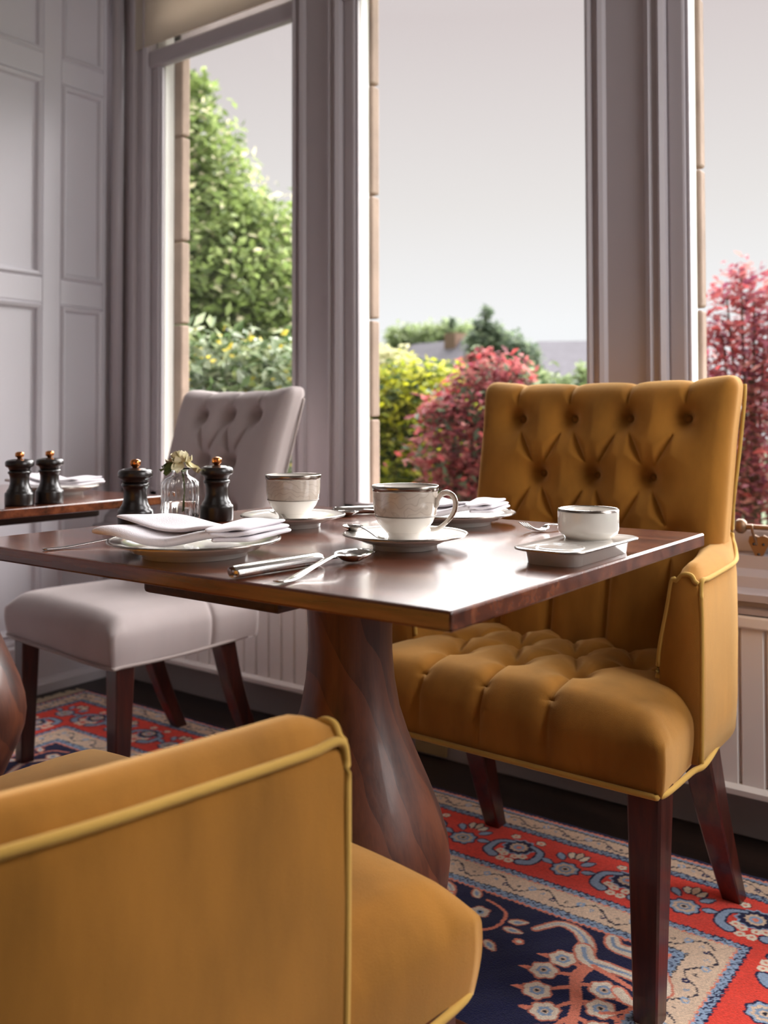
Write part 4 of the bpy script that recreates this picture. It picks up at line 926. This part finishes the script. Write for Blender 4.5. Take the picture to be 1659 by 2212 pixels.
plant('distant_tree', 'blue-green distant tree with thin upright top in the middle window', 'tree', [(1052, 675, 27, .16, .2, .22), (1040, 705, 27, .26, .3, .3), (1035, 740, 27, .45, .5, .4), (1085, 745, 27, .62, .6, .45), (1130, 770, 27, .55, .6, .45), (978, 700, 27, .10, .15, .2), (1068, 715, 27, .3, .3, .26), (1090, 800, 27, .9, .8, .6)], 4400, .17, G6, .1)
plant('garden_shrub', 'light green shrub in front of the right-hand slate roof', 'shrub', [(1160, 830, 15, .30, .4, .28), (1225, 835, 15, .2, .4, .2), (1262, 815, 15, .16, .3, .26), (1200, 870, 15, .6, .5, .34), (1270, 870, 15, .5, .5, .34)], 2200, .13, G5, .05)
plant('pale_shrub', 'pale blossoming shrub at the left of the middle window', 'shrub', [(835, 780, 18, .5, .5, .3), (860, 810, 18, .5, .5, .35), (800, 800, 18, .7, .5, .5)], 1800, .13, leafmat('pale_leaf', ((196, 196, 150), (222, 216, 180), (186, 190, 120))), .05)
mp = [(1600, 590, 5, .13, .2, .09), (1570, 640, 5, .14, .2, .09), (1630, 650, 5, .2, .2, .13), (1560, 720, 5, .2, .2, .14), (1650, 740, 5, .25, .25, .2), (1540, 800, 5, .22, .25, .18), (1620, 850, 5, .28, .3, .24), (1540, 900, 5, .2, .3, .22), (1640, 960, 5, .3, .3, .26), (1700, 800, 5.1, .4, .3, .4), (1600, 1050, 5, .3, .3, .26), (1680, 1080, 5, .35, .3, .3), (1740, 680, 5.1, .3, .3, .3)]
plant('red_maple', 'tall red and plum leaved tree in the right window', 'tree', mp, 3600, .055, G4, .03, extra=(('plum_leaves', 1500, .055, PU, .5, .3), ('tip_leaves', 500, .06, RD2, .5, .9)), asp=.42, shell=.15, stems=13)
M_SLATE = mat('slate_roof', (104, 101, 108), .85, var=.12, vscale=3); M_BRICK = mat('house_stone', (138, 112, 96), .95, var=.12, vscale=4)
def house(label, px, py, depth, w, d, eave, ridge, rz, gable=True):
    c = at(px, py, depth); t = thing('distant_house', label, 'house', (c[0], c[1], -1.2), rz, group='houses beyond the garden')
    e = eave+1.2; r = ridge+1.2
    obj('walls', [(-w, -d, 0), (w, -d, 0), (w, d, 0), (-w, d, 0), (-w, -d, e), (w, -d, e), (w, d, e), (-w, d, e), (-w, 0, r-.1), (w, 0, r-.1)], [(0, 3, 2, 1), (0, 1, 5, 4), (2, 3, 7, 6), (1, 2, 6, 9, 5), (3, 0, 4, 8, 7)], M_BRICK, t, smooth=False)
    for s in (-1, 1):
        o = .25
        v = [(-w-o, s*(d+o), e-.15), (w+o, s*(d+o), e-.15), (w+o, 0, r), (-w-o, 0, r)]; v += [(a, b_, c_-.12) for a, b_, c_ in v]
        obj('roof_slope', v, BOXF, M_SLATE, t, smooth=False)
    bbox('chimney', w*.5-.3, w*.5+.3, -.3, .3, r-.5, r+.25, M_BRICK, t)
    for s in (-1, 1): bbox('house_window', -w-.04, -w+.05, s*d*.4-.4, s*d*.4+.4, e-1.7, e-.4, mat('far_pane', (90, 96, 104), .2), t)
house('gabled stone house with slate roof behind the shrubs', 955, 800, 36, 1.5, 1.0, 2.65, 3.95, -.25)
house('slate roofed house at the right of the middle window', 1285, 800, 40, 2.2, 1.9, 2.7, 4.30, .55)
